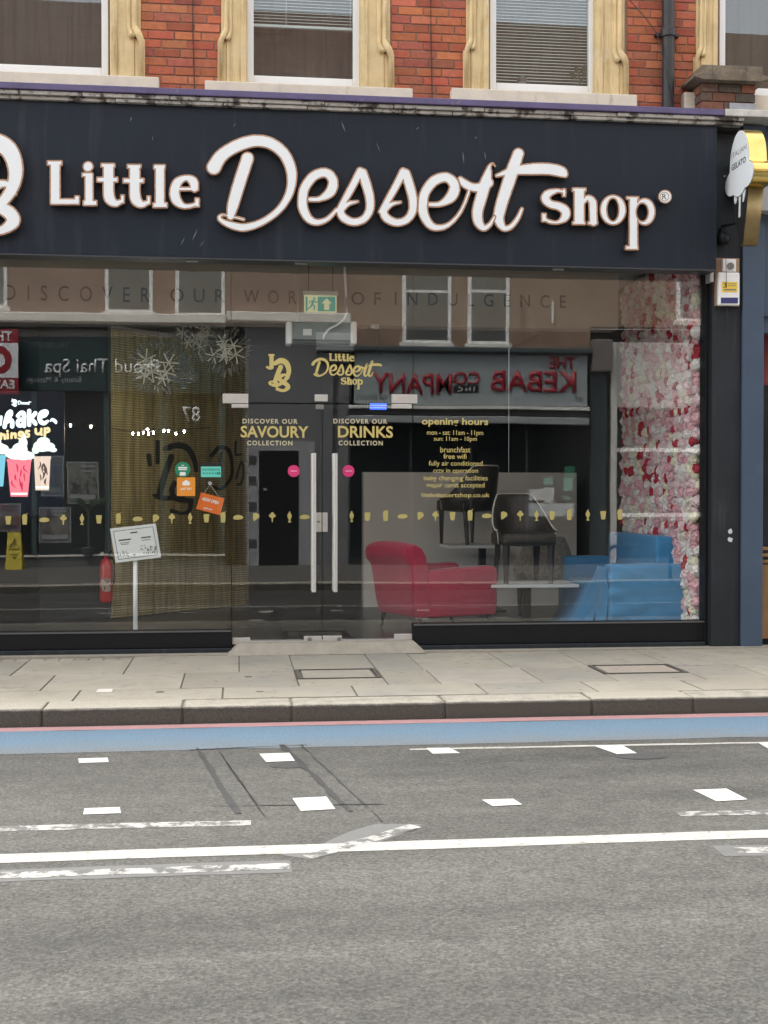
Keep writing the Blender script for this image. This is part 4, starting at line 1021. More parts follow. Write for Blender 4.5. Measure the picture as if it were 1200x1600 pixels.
# burglar alarm with a small camera dome on a board
al = thing('alarm_box', 'white burglar alarm box with yellow label and blue strip on the pier', 'alarm', tuple(FP(1137, 475, -.17)))
a, b = FP(1117, 478, -.155), FP(1155, 404, -.155)
MB().box(a.x-.0, b.x, -.16, -.139, a.z, b.z).build('back_board', M('raw_board', (.36, .23, .14), .8, var=.2, vscale=12), al)
a, b = FP(1121.5, 477.5, -.2), FP(1155.5, 426, -.2)
MB().box(a.x, b.x, -.215, -.161, a.z, b.z).build('casing', M('alarm_white', (.82, .82, .80), .35), al, bevel=.016, seg=3)
quad_px('yellow_label', rnd(1128, 440.5, 1152, 456.5), -.2165, M('yellow_vinyl', (.80, .56, .05), .5), al, .0008)
quad_px('blue_strip', rnd(1126.5, 465, 1153, 474), -.2165, M('navy_vinyl', (.03, .035, .15), .5), al, .0008)
text_px('lettering', '3', (1130, 441.5, 1135, 449.5), -.2178, m_blk, al)
for t_, b_, l_ in ((443, 444, 1138), (446, 447, 1138), (451.5, 454, 1131)):
    quad_px('print_line', rnd(l_, t_, 1150, b_), -.2176, M('grey_print', (.2, .2, .2), .5), al, .0002)
a, b = FP(1129, 424.5, -.2), FP(1150, 405, -.2)
MB().box(a.x, b.x, -.21, -.161, a.z, b.z).build('camera_housing', MAT['alarm_white'], al, bevel=.008, seg=2)
c_ = FP(1141, 416, -.21); MB().disc((c_.x, c_.z), .032, -.222, -.205, 20).build('camera_eye', M('camera_grey', (.16, .16, .155), .3), al)
MB().tube([FP(1134, 404, -.225), FP(1135, 440, -.225), FP(1137, 520, -.15)], .0025, 5).build('cable', m_blk, al)
a, b = FP(1108, 441, -.15), FP(1114.5, 419, -.15); tag(MB().box(a.x, b.x, -.17, -.06, a.z, b.z).build('door_contact', M('grey_alu', (.55, .57, .58), .4, .4), None, bevel=.004), 'small grey metal contact plate at the top of the frame beside the alarm', 'contact plate')
# little junction box under the cornice at the end of the sign
jb = thing('junction_box', 'small grey junction box with drooping cable below the purple cornice', 'junction box', tuple(FP(1127, 186, -.2)))
a, b = FP(1124, 191, -.2), FP(1134, 180, -.2); MB().box(a.x, b.x, -.2, -.139, a.z, b.z).build('case', M('box_grey', (.2, .2, .2), .6), jb, bevel=.006)
MB().tube([FP(1134, 181, -.19), FP(1140, 190, -.19), FP(1143, 202, -.165)], .004, 6).build('cable', m_blk, jb)

# drainpipe on the brickwork and its cables
dp = thing('drainpipe', 'black cast iron drainpipe running up the red brick beside the stone surround', 'pipe', tuple(FP(1043, 165, -.12)))
m_iron = M('pipe_black', (.022, .022, .024), .5, var=.3, vscale=8, spots=(.06, .055, .05), spot_scale=9, spot_lo=.6, spot_hi=.8)
xpi = fx(1044, -.12, 80)
MB().tube([(xpi, -.12, z_purp1-.005), (xpi, -.12, ZWT+.5)], .055, 18).build('pipe', m_iron, dp)
zcol = fz(53, -.12, 1043)
MB().tube([(xpi, -.12, zcol-.03), (xpi, -.12, zcol-.028), (xpi, -.12, zcol+.035), (xpi, -.12, zcol+.045)], [.06, .069, .069, .058], 18).build('collar', m_iron, dp)
MB().box(xpi-.11, xpi+.11, -.10, -.045, zcol-.012, zcol+.012).build('pipe_bracket', m_iron, dp)
MB().tube([FP(984, 0, -.1), FP(1010, 30, -.1), FP(1027, 53, -.12), FP(1036, 95, -.19), FP(1046, 130, -.19), FP(1053, 158, -.19)], .004, 6).build('cable', m_iron, dp)
for i, (pa, pb) in enumerate((((300, -60), (303.5, 150)), ((672.5, -60), (675, 160)))):
    q = [FP(pa[0]+(pb[0]-pa[0])*t+.4*math.sin(t*9), pa[1]+(pb[1]-pa[1])*t, -.062) for t in np.linspace(0, 1, 12)]
    q[-1].z = max(q[-1].z, z_purp1-.01)
    tag(MB().tube([(v.x, -.062, v.z) for v in q], .005, 6).build('wall_cable', M('cable_brown', (.035, .02, .018), .7), None), ['dark cable down the red brick pier left of the half-raised blind window', 'dark cable down the red brick pier between the two blinded windows'][i], 'cable')

# brick stub with moulded coping standing on the cornice
sb = thing('brick_pier', 'short brick pier with moss stained stone coping standing on the cornice', 'pier', tuple(FP(1140, 165, -.2)))
x0, x1 = fx(1096, -.30, 150), fx(1180, -.30, 150); zt1 = fz(131, -.3, 1140); zt0 = z_purp1+.001
MB().box(x0+.01, x1-.01, -.29, -.06, zt0, zt1).build('pier_core', m_mortar, sb)
m_obr = [M('old_brick_%d' % i, c, .9, var=.25, vscale=22, bump=.6, bscale=50, objvar=.2) for i, c in enumerate(((.20, .085, .055), (.13, .085, .065), (.24, .10, .06), (.10, .08, .065)))]
hh = (zt1-zt0)/3-.008
lay_bricks(x0, x1, zt0+.004, zt1-.02, -.305, sb, m_obr, h=hh, L=.2, j=.008, depth=.05)
for k in range(3):
    MB().box(x0-.006, x0+.012, -.25+.0*k, -.07, zt0+.004+k*(hh+.008), zt0+.004+k*(hh+.008)+hh).build('brick', m_obr[k], sb, bevel=.004, seg=1)
m_cop = M('coping_stone', (.17, .135, .10), .9, var=.25, vscale=14, bump=.7, bscale=40, spots=(.26, .22, .15), spot_scale=9, spot_lo=.5, spot_hi=.7, streak=((.07, .06, .05), 18, 3, .5, .7))
cz0 = zt1; czm = fz(122, -.36, 1140); cz1 = fz(106, -.33, 1140)
cp = MB(); X0, X1 = x0-.10, x1+.09
cp.prism([(x0-.015, cz0), (x1+.015, cz0), (X1, czm-.01), (X1, czm+.015), (x1+.03, czm+.03), (x1+.03, cz1), (x0-.03, cz1), (x0-.03, czm+.03), (X0, czm+.015), (X0, czm-.01)], -.39, -.06)
cp.build('coping', m_cop, sb, bevel=.006)
MB().box(x0+.25, x1-.004, -.325, -.306, zt0, zt0+.07).build('lead_flashing', M('lead', (.33, .34, .37), .6, .2, var=.2, vscale=12), sb, bevel=.006)

# ================================================================== NEIGHBOURING SHOP (right)
nb = thing('neighbour_shop', 'blue painted neighbouring shopfront pilaster with oak panelled window beyond', 'building', (XE+.3, 0, ZP))
m_nblue = M('pilaster_blue', (.052, .082, .130), .5, var=.10, vscale=3, bump=.08, bscale=9, spots=(.07, .10, .14), spot_scale=4, spot_lo=.55, spot_hi=.8)
xn0, xn1 = fx(1159, -.17, 800), fx(1192.5, -.17, 800)
MB().box(xn0, xn1, -.17, .3, ZP-.02, z_purp0-.02).build('pilaster', m_nblue, nb, bevel=.006)
MB().box(XE+.002, xn0-.002, -.10, .3, ZP-.02, z_purp0-.02).build('joint_strip', M('joint_mastic', (.24, .22, .2), .9, var=.3, vscale=8), nb)
XN = XB1
a = fz(880, -.08, 1196)
m_oak = M('oak_panel', (.30, .165, .06), .5, var=.2, vscale=5, streak=((.2, .1, .035), 25, 1.5, .5, .7))
MB().box(xn1+.001, XN, -.06, .05, ZP, fz(998, -.06, 1196)).build('plinth', m_black, nb)
MB().box(xn1+.001, XN, -.08, .05, fz(998, -.08, 1196)+.002, fz(882, -.08, 1196)).build('oak_riser', m_oak, nb)
for k, py in enumerate((878, 868, 858)):
    MB().box(xn1+.001, XN, -.09+.012*k, .05, fz(py+2, -.09, 1196), fz(py-3, -.09, 1196)).build('oak_rail', m_oak, nb, bevel=.004)
MB().box(xn1+.001, XN, -.003, .007, fz(850, 0, 1196), fz(520, 0, 1196)).build('shop_window', m_glass, nb)
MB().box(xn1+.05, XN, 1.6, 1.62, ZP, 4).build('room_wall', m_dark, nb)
MB().box(xn1+.001, XN, .07, 1.6, ZP, ZP+.1).build('room_floor', m_floor, nb)
MB().box(xn1+.001, XN, -.10, .05, fz(520, -.1, 1196), fz(495, -.1, 1196)).build('window_head', m_nblue, nb)
MB().box(xn1-.10, XN, -.30, .05, fz(329, -.3, 1196), fz(291, -.3, 1196)).build('sign_edge', M('grey_sign', (.42, .42, .42), .5, var=.05), nb, bevel=.004)
MB().box(xn1+.001, XN, -.14, .05, fz(494, -.14, 1196), fz(331, -.14, 1196)).build('blue_panel', m_nblue, nb)
MB().box(xn1+.001, XN, -.13, .05, fz(290, -.13, 1196), z_purp0-.02).build('blue_frieze', m_nblue, nb)
red = FP(1198, 560, .3); tag(MB().box(red.x-.1, red.x+.3, .28, .3, red.z-.25, red.z+.25).build('window_poster', M('poster_red', (.35, .02, .03), .5), None), 'red poster hanging inside the neighbouring oak framed window', 'poster')

# ================================================================== INSIDE THE SHOP
def soft_box(name, x0, x1, y0, y1, z0, z1, m, parent, r=.05, seg=4, puff=0.0, xf=None, cuts=0):
    """upholstered block with rounded edges and a slight crown"""
    q = MB().box(x0, x1, y0, y1, z0, z1); me = q.mesh(name, 0)
    bm = bmesh.new(); bm.from_mesh(me)
    if cuts: bmesh.ops.subdivide_edges(bm, edges=bm.edges[:], cuts=cuts, use_grid_fill=True)
    if puff:
        c = Vector(((x0+x1)/2, (y0+y1)/2, (z0+z1)/2)); h = Vector((abs(x1-x0)/2, abs(y1-y0)/2, abs(z1-z0)/2))
        for v in bm.verts:
            d = v.co-c; n = Vector((d.x/h.x, d.y/h.y, d.z/h.z))
            for ax in range(3):
                o1, o2 = (ax+1) % 3, (ax+2) % 3
                if abs(abs(n[ax])-1) < 1e-4: v.co[ax] += math.copysign(puff*(1-n[o1]**2)*(1-n[o2]**2), n[ax])
    es = [e for e in bm.edges if len(e.link_faces) == 2 and e.calc_face_angle(0) > R(50)]
    if r: bmesh.ops.bevel(bm, geom=es, offset=r, segments=seg, affect='EDGES', profile=.5, clamp_overlap=True)
    bm.to_mesh(me); bm.free()
    if xf: me.transform(xf)
    return link(name, me, parent, m, smooth=True)

# ---- red armchair, seen from behind its shoulder
m_redf = M('crimson_fabric', (.46, .022, .07), .9, var=.12, vscale=6, bump=.25, bscale=300, sheen=.3)
m_redf2 = M('crimson_piping', (.22, .01, .035), .9)
m_leg = M('dark_wood', (.025, .02, .017), .5)
ac = thing('armchair', 'crimson fabric armchair with high rolled back and dark wooden legs', 'armchair', local=True)
def ach():
    Wd, Dp = .84, .86                                   # local: faces +x, width along y
    # rolled back: profile in x-z swept over the width
    prof = [(-.30, .14), (-.34, .30), (-.375, .52), (-.40, .66), (-.45, .72), (-.465, .78), (-.455, .84), (-.41, .88), (-.34, .885), (-.27, .85), (-.22, .76), (-.20, .62), (-.18, .44), (-.17, .30), (-.18, .16)]
    q = MB(); ys = np.linspace(-Wd/2, Wd/2, 9); n = len(prof)
    for y in ys:
        k = 1-.035*abs(y/(Wd/2))**3
        q.v += [(a, y, b*k) for a, b in prof]
    for i in range(len(ys)-1):
        for j in range(n): q.f.append((i*n+j, i*n+(j+1) % n, (i+1)*n+(j+1) % n, (i+1)*n+j))
    q.f += [tuple(range(n)), tuple(range((len(ys)-1)*n, len(ys)*n))]
    me = q.mesh('backrest', .02, 3); o = link('backrest', me, ac, m_redf, True)
    for s in (-1, 1):
        P = [(-.20, .14), (.59, .14), (.597, .30), (.60, .55), (.59, .61), (.55, .635), (.0, .615), (-.20, .60)]
        a = MB().prism(P, s*Wd/2+.006*s, s*(Wd/2-.15)); link('arm', a.mesh('arm', .03, 4), ac, m_redf, True)
        MB().tube([(P[k][0]*.995, s*(Wd/2-.0)-s*.012, P[k][1]*.993) for k in range(1, 8)], .006, 6).build('piping', m_redf2, ac, smooth=True)
    soft_box('seat_cushion', -.2, .55, -Wd/2+.155, Wd/2-.155, .30, .46, m_redf, ac, .04, 4, .03, cuts=5)
    soft_box('seat_base', -.22, .52, -Wd/2+.15, Wd/2-.15, .14, .31, m_redf, ac, .02, 3)
    for x_ in (-.27, .52):
        for y_ in (-.36, .36):
            MB().tube([(x_+(.03 if x_ > 0 else -.03), y_, 0), (x_, y_, .16)], [.014, .024], 8).build('leg', m_leg, ac, smooth=True)
ach()
p0 = GP(596, 978, ZFL)                                   # far rear leg
acA = R(22)
ac.rotation_euler.z = acA
ac.scale = (1.0, 1.0, 1.0)
loc = Vector((p0.x, p0.y, ZFL)) - Matrix.Rotation(acA, 3, 'Z') @ Vector((-.30, .36, 0))
ac.location = loc

# ---- sofa under a blue sheet (cloth settled over the frame by a small relaxation)
def drape(boxes, x0, x1, y0, y1, ztop, nx, ny, floor, steps=170, rad=.035, seed=3):
    rs = np.random.RandomState(seed)
    gx, gy = np.meshgrid(np.linspace(x0, x1, nx), np.linspace(y0, y1, ny), indexing='ij')
    P = np.stack([gx, gy, np.full_like(gx, ztop)+rs.rand(nx, ny)*.02], -1); V = np.zeros_like(P)
    dx, dy = (x1-x0)/(nx-1), (y1-y0)/(ny-1); dd_ = math.hypot(dx, dy)
    groups = []
    for off in (0, 1):
        groups.append((np.s_[off:nx-1:2, :], np.s_[off+1:nx:2, :], dx)); groups.append((np.s_[:, off:ny-1:2], np.s_[:, off+1:ny:2], dy))
    for off in (0, 1):
        groups.append((np.s_[off:nx-1:2, :-1], np.s_[off+1:nx:2, 1:], dd_)); groups.append((np.s_[off:nx-1:2, 1:], np.s_[off+1:nx:2, :-1], dd_))
    bend = [(np.s_[o:nx-2:4, :], np.s_[o+2:nx:4, :], 2*dx) for o in range(4)]+[(np.s_[:, o:ny-2:4], np.s_[:, o+2:ny:4], 2*dy) for o in range(4)]
    def solve(a, b, L, k):
        A, Bq = P[a], P[b]; n0, n1 = min(A.shape[0], Bq.shape[0]), min(A.shape[1], Bq.shape[1])
        A = A[:n0, :n1]; Bq = Bq[:n0, :n1]; d = Bq-A; l = np.linalg.norm(d, axis=-1, keepdims=True)+1e-9
        c = d*(.5*k*(l-L)/l); A += c; Bq -= c
    def collide(fr):
        for (a0, a1, b0, b1, c0, c1) in boxes:
            cen = np.array([(a0+a1)/2, (b0+b1)/2, (c0+c1)/2]); h = np.array([(a1-a0)/2, (b1-b0)/2, (c1-c0)/2])
            q = np.abs(P-cen)-(h-rad); sg = np.where(P-cen >= 0, 1, -1)
            out = np.linalg.norm(np.maximum(q, 0), axis=-1)+np.minimum(q.max(-1), 0)-rad
            m = out < .008
            if not m.any(): continue
            g = np.maximum(q, 0); gl = np.linalg.norm(g, axis=-1, keepdims=True)
            ins = (gl[..., 0] < 1e-6)
            n = np.where(gl > 1e-6, g/(gl+1e-9), 0)*sg
            ax = q.argmax(-1); oneh = np.eye(3)[ax]*sg; n[ins] = oneh[ins]
            P[m] += (n*(.008-out)[..., None])[m]; V[m] *= fr
        m = P[..., 2] < floor+.006; P[..., 2] = np.maximum(P[..., 2], floor+.006); V[m] *= .3
    def contact():
        c = P[..., 2] < floor+.012
        for (a0, a1, b0, b1, c0, c1) in boxes:
            q = np.maximum(np.abs(P-np.array([(a0+a1)/2, (b0+b1)/2, (c0+c1)/2]))-(np.array([(a1-a0)/2, (b1-b0)/2, (c1-c0)/2])-rad), 0)
            c |= np.linalg.norm(q, axis=-1)-rad < .014
        return c
    dt = .02
    for s in range(steps):
        V[..., 2] -= 9.8*dt; V *= .985; old = P.copy(); P += V*dt
        for it in range(7):
            for a, b, L in groups: solve(a, b, L, 1.0)
            for a, b, L in bend: solve(a, b, L, .12)
            collide(1.0 if it < 6 else .55)
        con = contact(); P[con] = old[con]+(P[con]-old[con])*.12
        V = (P-old)/dt; vm = np.linalg.norm(V, axis=-1, keepdims=True); V *= np.minimum(1, 3/(vm+1e-9))
    vs = P.reshape(-1, 3); fs = [(i*ny+j, (i+1)*ny+j, (i+1)*ny+j+1, i*ny+j+1) for i in range(nx-1) for j in range(ny-1)]
    return vs, fs
m_bluef = M('blue_sheet', (.05, .27, .53), .75, var=.08, vscale=3, bump=.12, bscale=9, sheen=.2)
xs1 = XIR-.20; na = FP(950, 880, .5)
sx0 = fx(952, .48, 900); sx1 = fx(1079, .48, 900)
sf = thing('sofa', 'blue sheet draped sofa pushed against the flower wall', 'sofa', ((sx0+sx1)/2, 1.3, ZFL))
za, zb_ = fz(882, .48, 1000), fz(838, .75, 1060)
bx_ = [(sx0, sx1, .45, .68, ZFL, za), (sx0, sx1, 2.15, 2.38, ZFL, za), (sx1-.22, sx1+.02, .60, 2.25, ZFL, zb_), (sx0+.04, sx1-.1, .6, 2.2, ZFL, ZFL+.44)]
def wrinkled(name, x0, x1, y0, y1, z0, z1, folds, seed, cuts=24, amp=.0035, r=.03):
    """sheet-covered block: rounded, with creases running from given points (folds = (point, direction, strength))"""
    q = MB().box(x0, x1, y0, y1, z0, z1); me = q.mesh(name, 0); bm = bmesh.new(); bm.from_mesh(me)
    bmesh.ops.bevel(bm, geom=bm.edges[:], offset=r, segments=3, affect='EDGES', profile=.5)
    bmesh.ops.subdivide_edges(bm, edges=[e for e in bm.edges if e.calc_length() > .1], cuts=cuts, use_grid_fill=True)
    bm.normal_update()
    for v in bm.verts:
        p = v.co; d = mnoise.noise(p*2.2+Vector((seed, 0, 0)))*amp*1.2+mnoise.noise(p*5+Vector((0, seed, 0)))*amp*.5
        for (c, dr, k, wl) in folds:
            w = p-Vector(c); f = math.exp(-(w.length/k)**2); d += amp*1.5*f*math.sin(w.dot(Vector(dr))*wl+3*mnoise.noise(p*3))
        v.co += v.normal*d
    bm.to_mesh(me); bm.free(); return link(name, me, sf, m_bluef, True)
wrinkled('arm_cover', sx0, sx1, .45, .70, ZFL+.01, za, [((sx0, .45, za-.15), (.5, 0, 1), .4, 42), ((sx0+.05, .45, ZFL+.2), (-.25, 0, 1), .5, 38), ((sx1, .45, ZFL+.3), (.6, 0, .8), .25, 40)], 3)
wrinkled('back_cover', sx1-.26, sx1+.01, .705, 2.3, ZFL+.01, zb_, [((sx1-.2, .8, zb_-.2), (0, .5, 1), .5, 30)], 7, 20)
wrinkled('arm_cover', sx0, sx1-.27, 2.12, 2.38, ZFL+.01, za, [], 9, 12)
bx_ = [(sx0+.02, sx1-.25, .72, 2.1, ZFL, ZFL+.44)]
vs, fs = drape([(sx0+.02, sx1-.25, .5, 2.1, ZFL, ZFL+.46), (sx0-.01, sx1, .44, .70, ZFL, za), (sx0-.01, sx1, 2.1, 2.4, ZFL, za), (sx1-.27, sx1+.02, .6, 2.3, ZFL, zb_)], sx0-.52, sx1-.28, .74, 2.08, ZFL+.62, 44, 48, ZFL, 90)
me = bpy.data.meshes.new('seat_sheet'); me.from_pydata([tuple(v) for v in vs], [], fs); sh = link('seat_sheet', me, sf, m_bluef, True)
md = sh.modifiers.new('sub', 'SUBSURF'); md.levels = 1; md.render_levels = 1
md = sh.modifiers.new('th', 'SOLIDIFY'); md.thickness = .006; md.offset = 1
# loose fold of the sheet hanging from the front of the near arm
fo = MB(); nu, nv = 26, 18
for i in range(nu+1):
    for j in range(nv+1):
        u, v = i/nu, j/nv
        z = za-.03-(za-.03-ZFL-.012)*v; sp_ = .06+.26*v**1.8
        x = sx0-.012-sp_*.62*u*v; y = .50+(.9*u)*(.35+.65*v)+.02*math.sin(u*8+v*2)*v
        x += .03*v*math.sin(u*9+v*3+1)+.012*mnoise.noise(Vector((u*6, v*4, 2)))
        fo.v.append((x, y, z))
for i in range(nu):
    for j in range(nv): fo.f.append((i*(nv+1)+j, (i+1)*(nv+1)+j, (i+1)*(nv+1)+j+1, i*(nv+1)+j+1))
hf = fo.build('hanging_fold', m_bluef, sf, smooth=True)
md = hf.modifiers.new('th', 'SOLIDIFY'); md.thickness = .006
fr = MB()
for b in bx_: fr.box(b[0]+.03, b[1]-.03, b[2]+.03, b[3]-.03, b[4]+.06, b[5]-.04)
fr.build('sofa_frame', m_leg, sf)
for x_ in (sx0+.06, sx1-.06):
    for y_ in (.52, 2.3): MB().tube([(x_, y_, ZFL), (x_, y_, ZFL+.1)], .02, 8).build('leg', m_leg, sf)

# ---- tables
m_ttop = M('white_laminate', (.74, .77, .76), .3, var=.03)
m_tleg = M('black_steel', (.012, .012, .013), .4, .3)
def table(label, x0, x1, y0, y1, zt, nm):
    t = thing(nm, label, 'table', ((x0+x1)/2, (y0+y1)/2, ZFL))
    MB().box(x0, x1, y0, y1, zt-.035, zt).build('table_top', m_ttop, t, bevel=.004)
    cx, cy = (x0+x1)/2, (y0+y1)/2
    MB().box(cx-.04, cx+.04, cy-.04, cy+.04, ZFL+.02, zt-.036).build('column', m_tleg, t, bevel=.004)
    MB().box(cx-.24, cx+.24, cy-.24, cy+.24, ZFL, ZFL+.02).build('base_plate', m_tleg, t, bevel=.004)
    return t
yt0 = 1.35; zt_c = fz(913, yt0, 850)
tb_x0, tb_x1 = fx(762, yt0, 913), fx(905, yt0, 913)
table('low white topped table carrying a black leather tub chair', tb_x0, tb_x1, yt0, yt0+.62, zt_c, 'coffee_table')
yt1 = 3.05; zt_d = fz(852, yt1, 750)
td_x0, td_x1 = fx(717, yt1, 852), fx(822, yt1, 852)
table('white topped dining table in front of the grey partition', td_x0-.12, td_x1, yt1, yt1+.62, zt_d, 'dining_table')

# ---- black leather tub chairs
m_lth = M('black_leather', (.055, .048, .042), .42, var=.3, vscale=9, bump=.25, bscale=70)
m_trim = M('pale_piping', (.74, .71, .64), .6)
m_quilt = M('textured_back', (.30, .265, .22), .8, var=.45, vscale=28, bump=.8, bscale=60)
ch = thing('tub_chair', 'x', 'chair', local=True)
def tubch():
    # faces -y; seat .46 wide; back wraps round as two arms; local z 0 = feet
    soft_box('seat', -.25, .25, -.27, .20, .36, .47, m_lth, ch, .045, 5, .02, cuts=5)
    n = 22; prof_o, q = [], MB()
    top = lambda t: .47+.36*(max(0, math.sin(t)) ** .8 if 0 < t < math.pi else 0)+.07
    rows_ = 6
    for i in range(n+1):
        t = -.18+(math.pi+.36)*i/n
        h = .50+.34*max(0.0, min(1.0, (math.sin(t)+.05)*1.15))**1.6
        for (rr, zz) in ((.275, .37), (.288, .48), (.30, h-.03), (.29, h), (.262, h), (.25, h-.03), (.245, .48), (.25, .37)):
            lean = .05*(zz-.37)/.4*max(0, math.sin(t))
            q.v.append((rr*math.cos(t)*1.0, .0+(rr+lean)*math.sin(t)*1.0-(.10 if math.sin(t) < 0 else .10*(1-math.sin(t))**2), zz))
    for i in range(n):
        for k in range(8): q.f.append((i*8+k, i*8+(k+1) % 8, (i+1)*8+(k+1) % 8, (i+1)*8+k))
    q.f += [tuple(range(8)), tuple(range(n*8, n*8+8))]
    bk = q.build('backrest', m_lth, ch, smooth=True)
    v = q.v
    MB().tube([v[i*8+3] for i in range(n+1)], .009, 6).build('piping', m_trim, ch, smooth=True)
    MB().tube([v[3], v[2], v[1], v[0]], .007, 6).build('piping', m_trim, ch, smooth=True)
    MB().tube([v[n*8+3], v[n*8+2], v[n*8+1], v[n*8]], .007, 6).build('piping', m_trim, ch, smooth=True)
    for s in (-1, 1):
        MB().tube([(s*.215, -.22, 0), (s*.215, -.22, .37)], [.022, .036], 4).build('leg', m_leg, ch)
        MB().tube([(s*.20, .20, 0), (s*.19, .16, .37)], [.02, .034], 4).build('leg', m_leg, ch)
tubch()
ch['label'] = 'black leather tub chair with pale piping standing on the low white table'
grp = 'black tub chairs behind the glass'
ch['group'] = grp
ch.location = ((fx(781, yt0+.1, 900)+fx(866, yt0+.1, 900))/2, yt0+.33, zt_c+.002); ch.rotation_euler.z = R(4); ch.scale = (1.1, 1.05, 1.08)
ch2 = copy_tree(ch); ch2['label'] = 'black leather tub chair standing on the white dining table'; ch2.location = (fx(738, yt1+.2, 850), yt1+.36, zt_d+.002); ch2.rotation_euler.z = R(-150)
ch3 = copy_tree(ch); ch3['label'] = 'tub chair with mottled back on the floor behind the low table'; ch3.location = (fx(853, 2.35, 900), 2.45, ZFL); ch3.rotation_euler.z = R(172)
for o in ch3.children:
    if o.name.startswith('backrest'):
        o.data = o.data.copy(); o.data.materials[0] = m_quilt

# ---- grey partition
xp0, xp1 = fx(568, 3.9, 850), fx(901, 3.9, 850)
pt = thing('partition', 'plain grey half height partition panel behind the tables', 'partition', ((xp0+xp1)/2, 3.9, ZFL))
MB().box(xp0, xp1, 3.9, 3.98, ZFL, fz(738, 3.9, 700)).build('panel', M('partition_paint', (.84, .82, .78), .75, var=.04, vscale=1.5), pt, bevel=.004)
MB().box(xp0-.012, xp0-.002, 3.895, 3.985, ZFL, fz(738, 3.9, 700)).build('edge_trim', M('trim_grey', (.5, .5, .5), .5), pt)

# ---- flower wall on the side wall
fw = thing('flower_wall', 'wall of white pink and red artificial roses inside the right window', 'flower wall', (XIR-.06, 1.4, ZFL))
yf0, yf1 = .12, XP(974, 700, XIR-.08).y
MB().box(XIR-.045, XIR-.001, yf0, yf1, ZFL, ZCE-.01).build('backing', M('moss_backing', (.10, .13, .06), .9, var=.3, vscale=20), fw)
def rose(seed):
    """full cupped bloom: a spiral-creased heart inside two rings of open petals"""
    rr = random.Random(seed); q = MB(); n = 10; ph = rr.uniform(0, 6)
    rings = ((.036, -.006), (.037, .008), (.031, .021), (.021, .030), (.010, .027))
    for i, (r, h) in enumerate(rings):
        for k in range(n):
            a = 2*math.pi*k/n; w = 1+.16*math.sin(3*a+i*1.7+ph)+rr.uniform(-.05, .05)
            q.v.append((r*w*math.cos(a), r*w*math.sin(a), h+.004*math.sin(2*a+i*2.1+ph)))
    q.v.append((0, 0, .018))
    for i in range(len(rings)-1):
        for k in range(n): q.f.append((i*n+k, i*n+(k+1) % n, (i+1)*n+(k+1) % n, (i+1)*n+k))
    for k in range(n): q.f.append(((len(rings)-1)*n+k, (len(rings)-1)*n+(k+1) % n, len(rings)*n))
    for np_, r0, r1, h0, h1 in ((5, .024, .047, -.008, .014), (6, .022, .055, -.016, -.002)):
        for k in range(np_):
            a = 2*math.pi*(k+rr.random()*.3)/np_+ph; w = math.pi/np_*1.2
            pts = [(rad*math.cos(a+t), rad*math.sin(a+t), hh_+rr.uniform(-.003, .003)) for t, rad, hh_ in ((-w, r0*1.2, h0), (-w*.7, r1*.9, h1*.7), (0, r1, h1), (w*.7, r1*.9, h1*.7), (w, r0*1.2, h0))]
            k0 = len(q.v); q.v += pts+[(r0*math.cos(a), r0*math.sin(a), h0-.004)]; q.f += [(k0+i, k0+i+1, k0+5) for i in range(4)]
    return q.mesh('rose')
m_rose = [M('rose_white', (.84, .80, .77), .7, var=.12, vscale=30), M('rose_pink', (.74, .44, .48), .7, var=.2, vscale=30), M('rose_red', (.48, .02, .045), .7, var=.25, vscale=30), M('rose_cream', (.82, .78, .62), .7, var=.1, vscale=30), M('rose_blush', (.80, .62, .64), .7, var=.15, vscale=30)]
for r_ in m_rose: r_.node_tree.nodes['Principled BSDF'].inputs['Subsurface Weight'].default_value = 0
rmesh = {}
rr = random.Random(5); spots = []
z = ZFL+.04; row = 0
while z < ZCE-.1:
    y = yf0+.03+(.042 if row % 2 else 0)
    while y < yf1:
        spots.append((y+rr.uniform(-.018, .018), z+rr.uniform(-.018, .018))); y += .088
    z += .078; row += 1
def rosekind():
    t = rr.random(); return 2 if t < .11 else 1 if t < .38 else 0 if t < .68 else 3 if t < .80 else 4
rot_x = Matrix.Rotation(R(-90), 4, 'Y')                    # rose opens towards -x
spots.sort(key=lambda p: (p[0] > 1.9) + (p[1] > z_fb) * 2)
rest = {}
for i, (y, z) in enumerate(spots):
    k = rosekind(); v = rr.randrange(3); s = rr.uniform(1.0, 1.45)
    mtx = Matrix.Translation((XIR-.055-rr.uniform(0, .03), y, z)) @ Matrix.Rotation(R(30), 4, 'Z') @ rot_x @ Matrix.Rotation(rr.uniform(-.45, .45), 4, 'X') @ Matrix.Rotation(rr.uniform(-.45, .45), 4, 'Y') @ Matrix.Rotation(rr.uniform(0, 6.3), 4, 'Z') @ Matrix.Scale(s, 4)
    if (k, v) not in rmesh:
        rmesh[(k, v)] = rose(k*3+v); rmesh[(k, v)].materials.append(m_rose[k])
    rest.setdefault(0, [])
    rest[0].append((mtx, k, v, y, z))
def seen(e): return e[4] < z_fb and not (e[3] > .6 and e[4] < 1.0)
es = sorted(rest[0], key=lambda e: (not seen(e), -1/(e[3]+8)))
for mtx, k, v, y, z in es[:300]:
    o = bpy.data.objects.new('rose', rmesh[(k, v)]); COL.objects.link(o); o.parent = fw; o.matrix_parent_inverse = Matrix.Translation(-fw.location); o.matrix_basis = mtx
bym = {}
for mtx, k, v, y, z in es[300:]:
    b = bym.setdefault(k, MB()); me = rmesh[(k, v)]
    b.add([mtx @ w.co for w in me.vertices], [tuple(p.vertices) for p in me.polygons])
allv = MB(); mats_idx = []
for k, b in bym.items():
    allv.add(b.v, b.f); mats_idx += [k]*len(b.f)
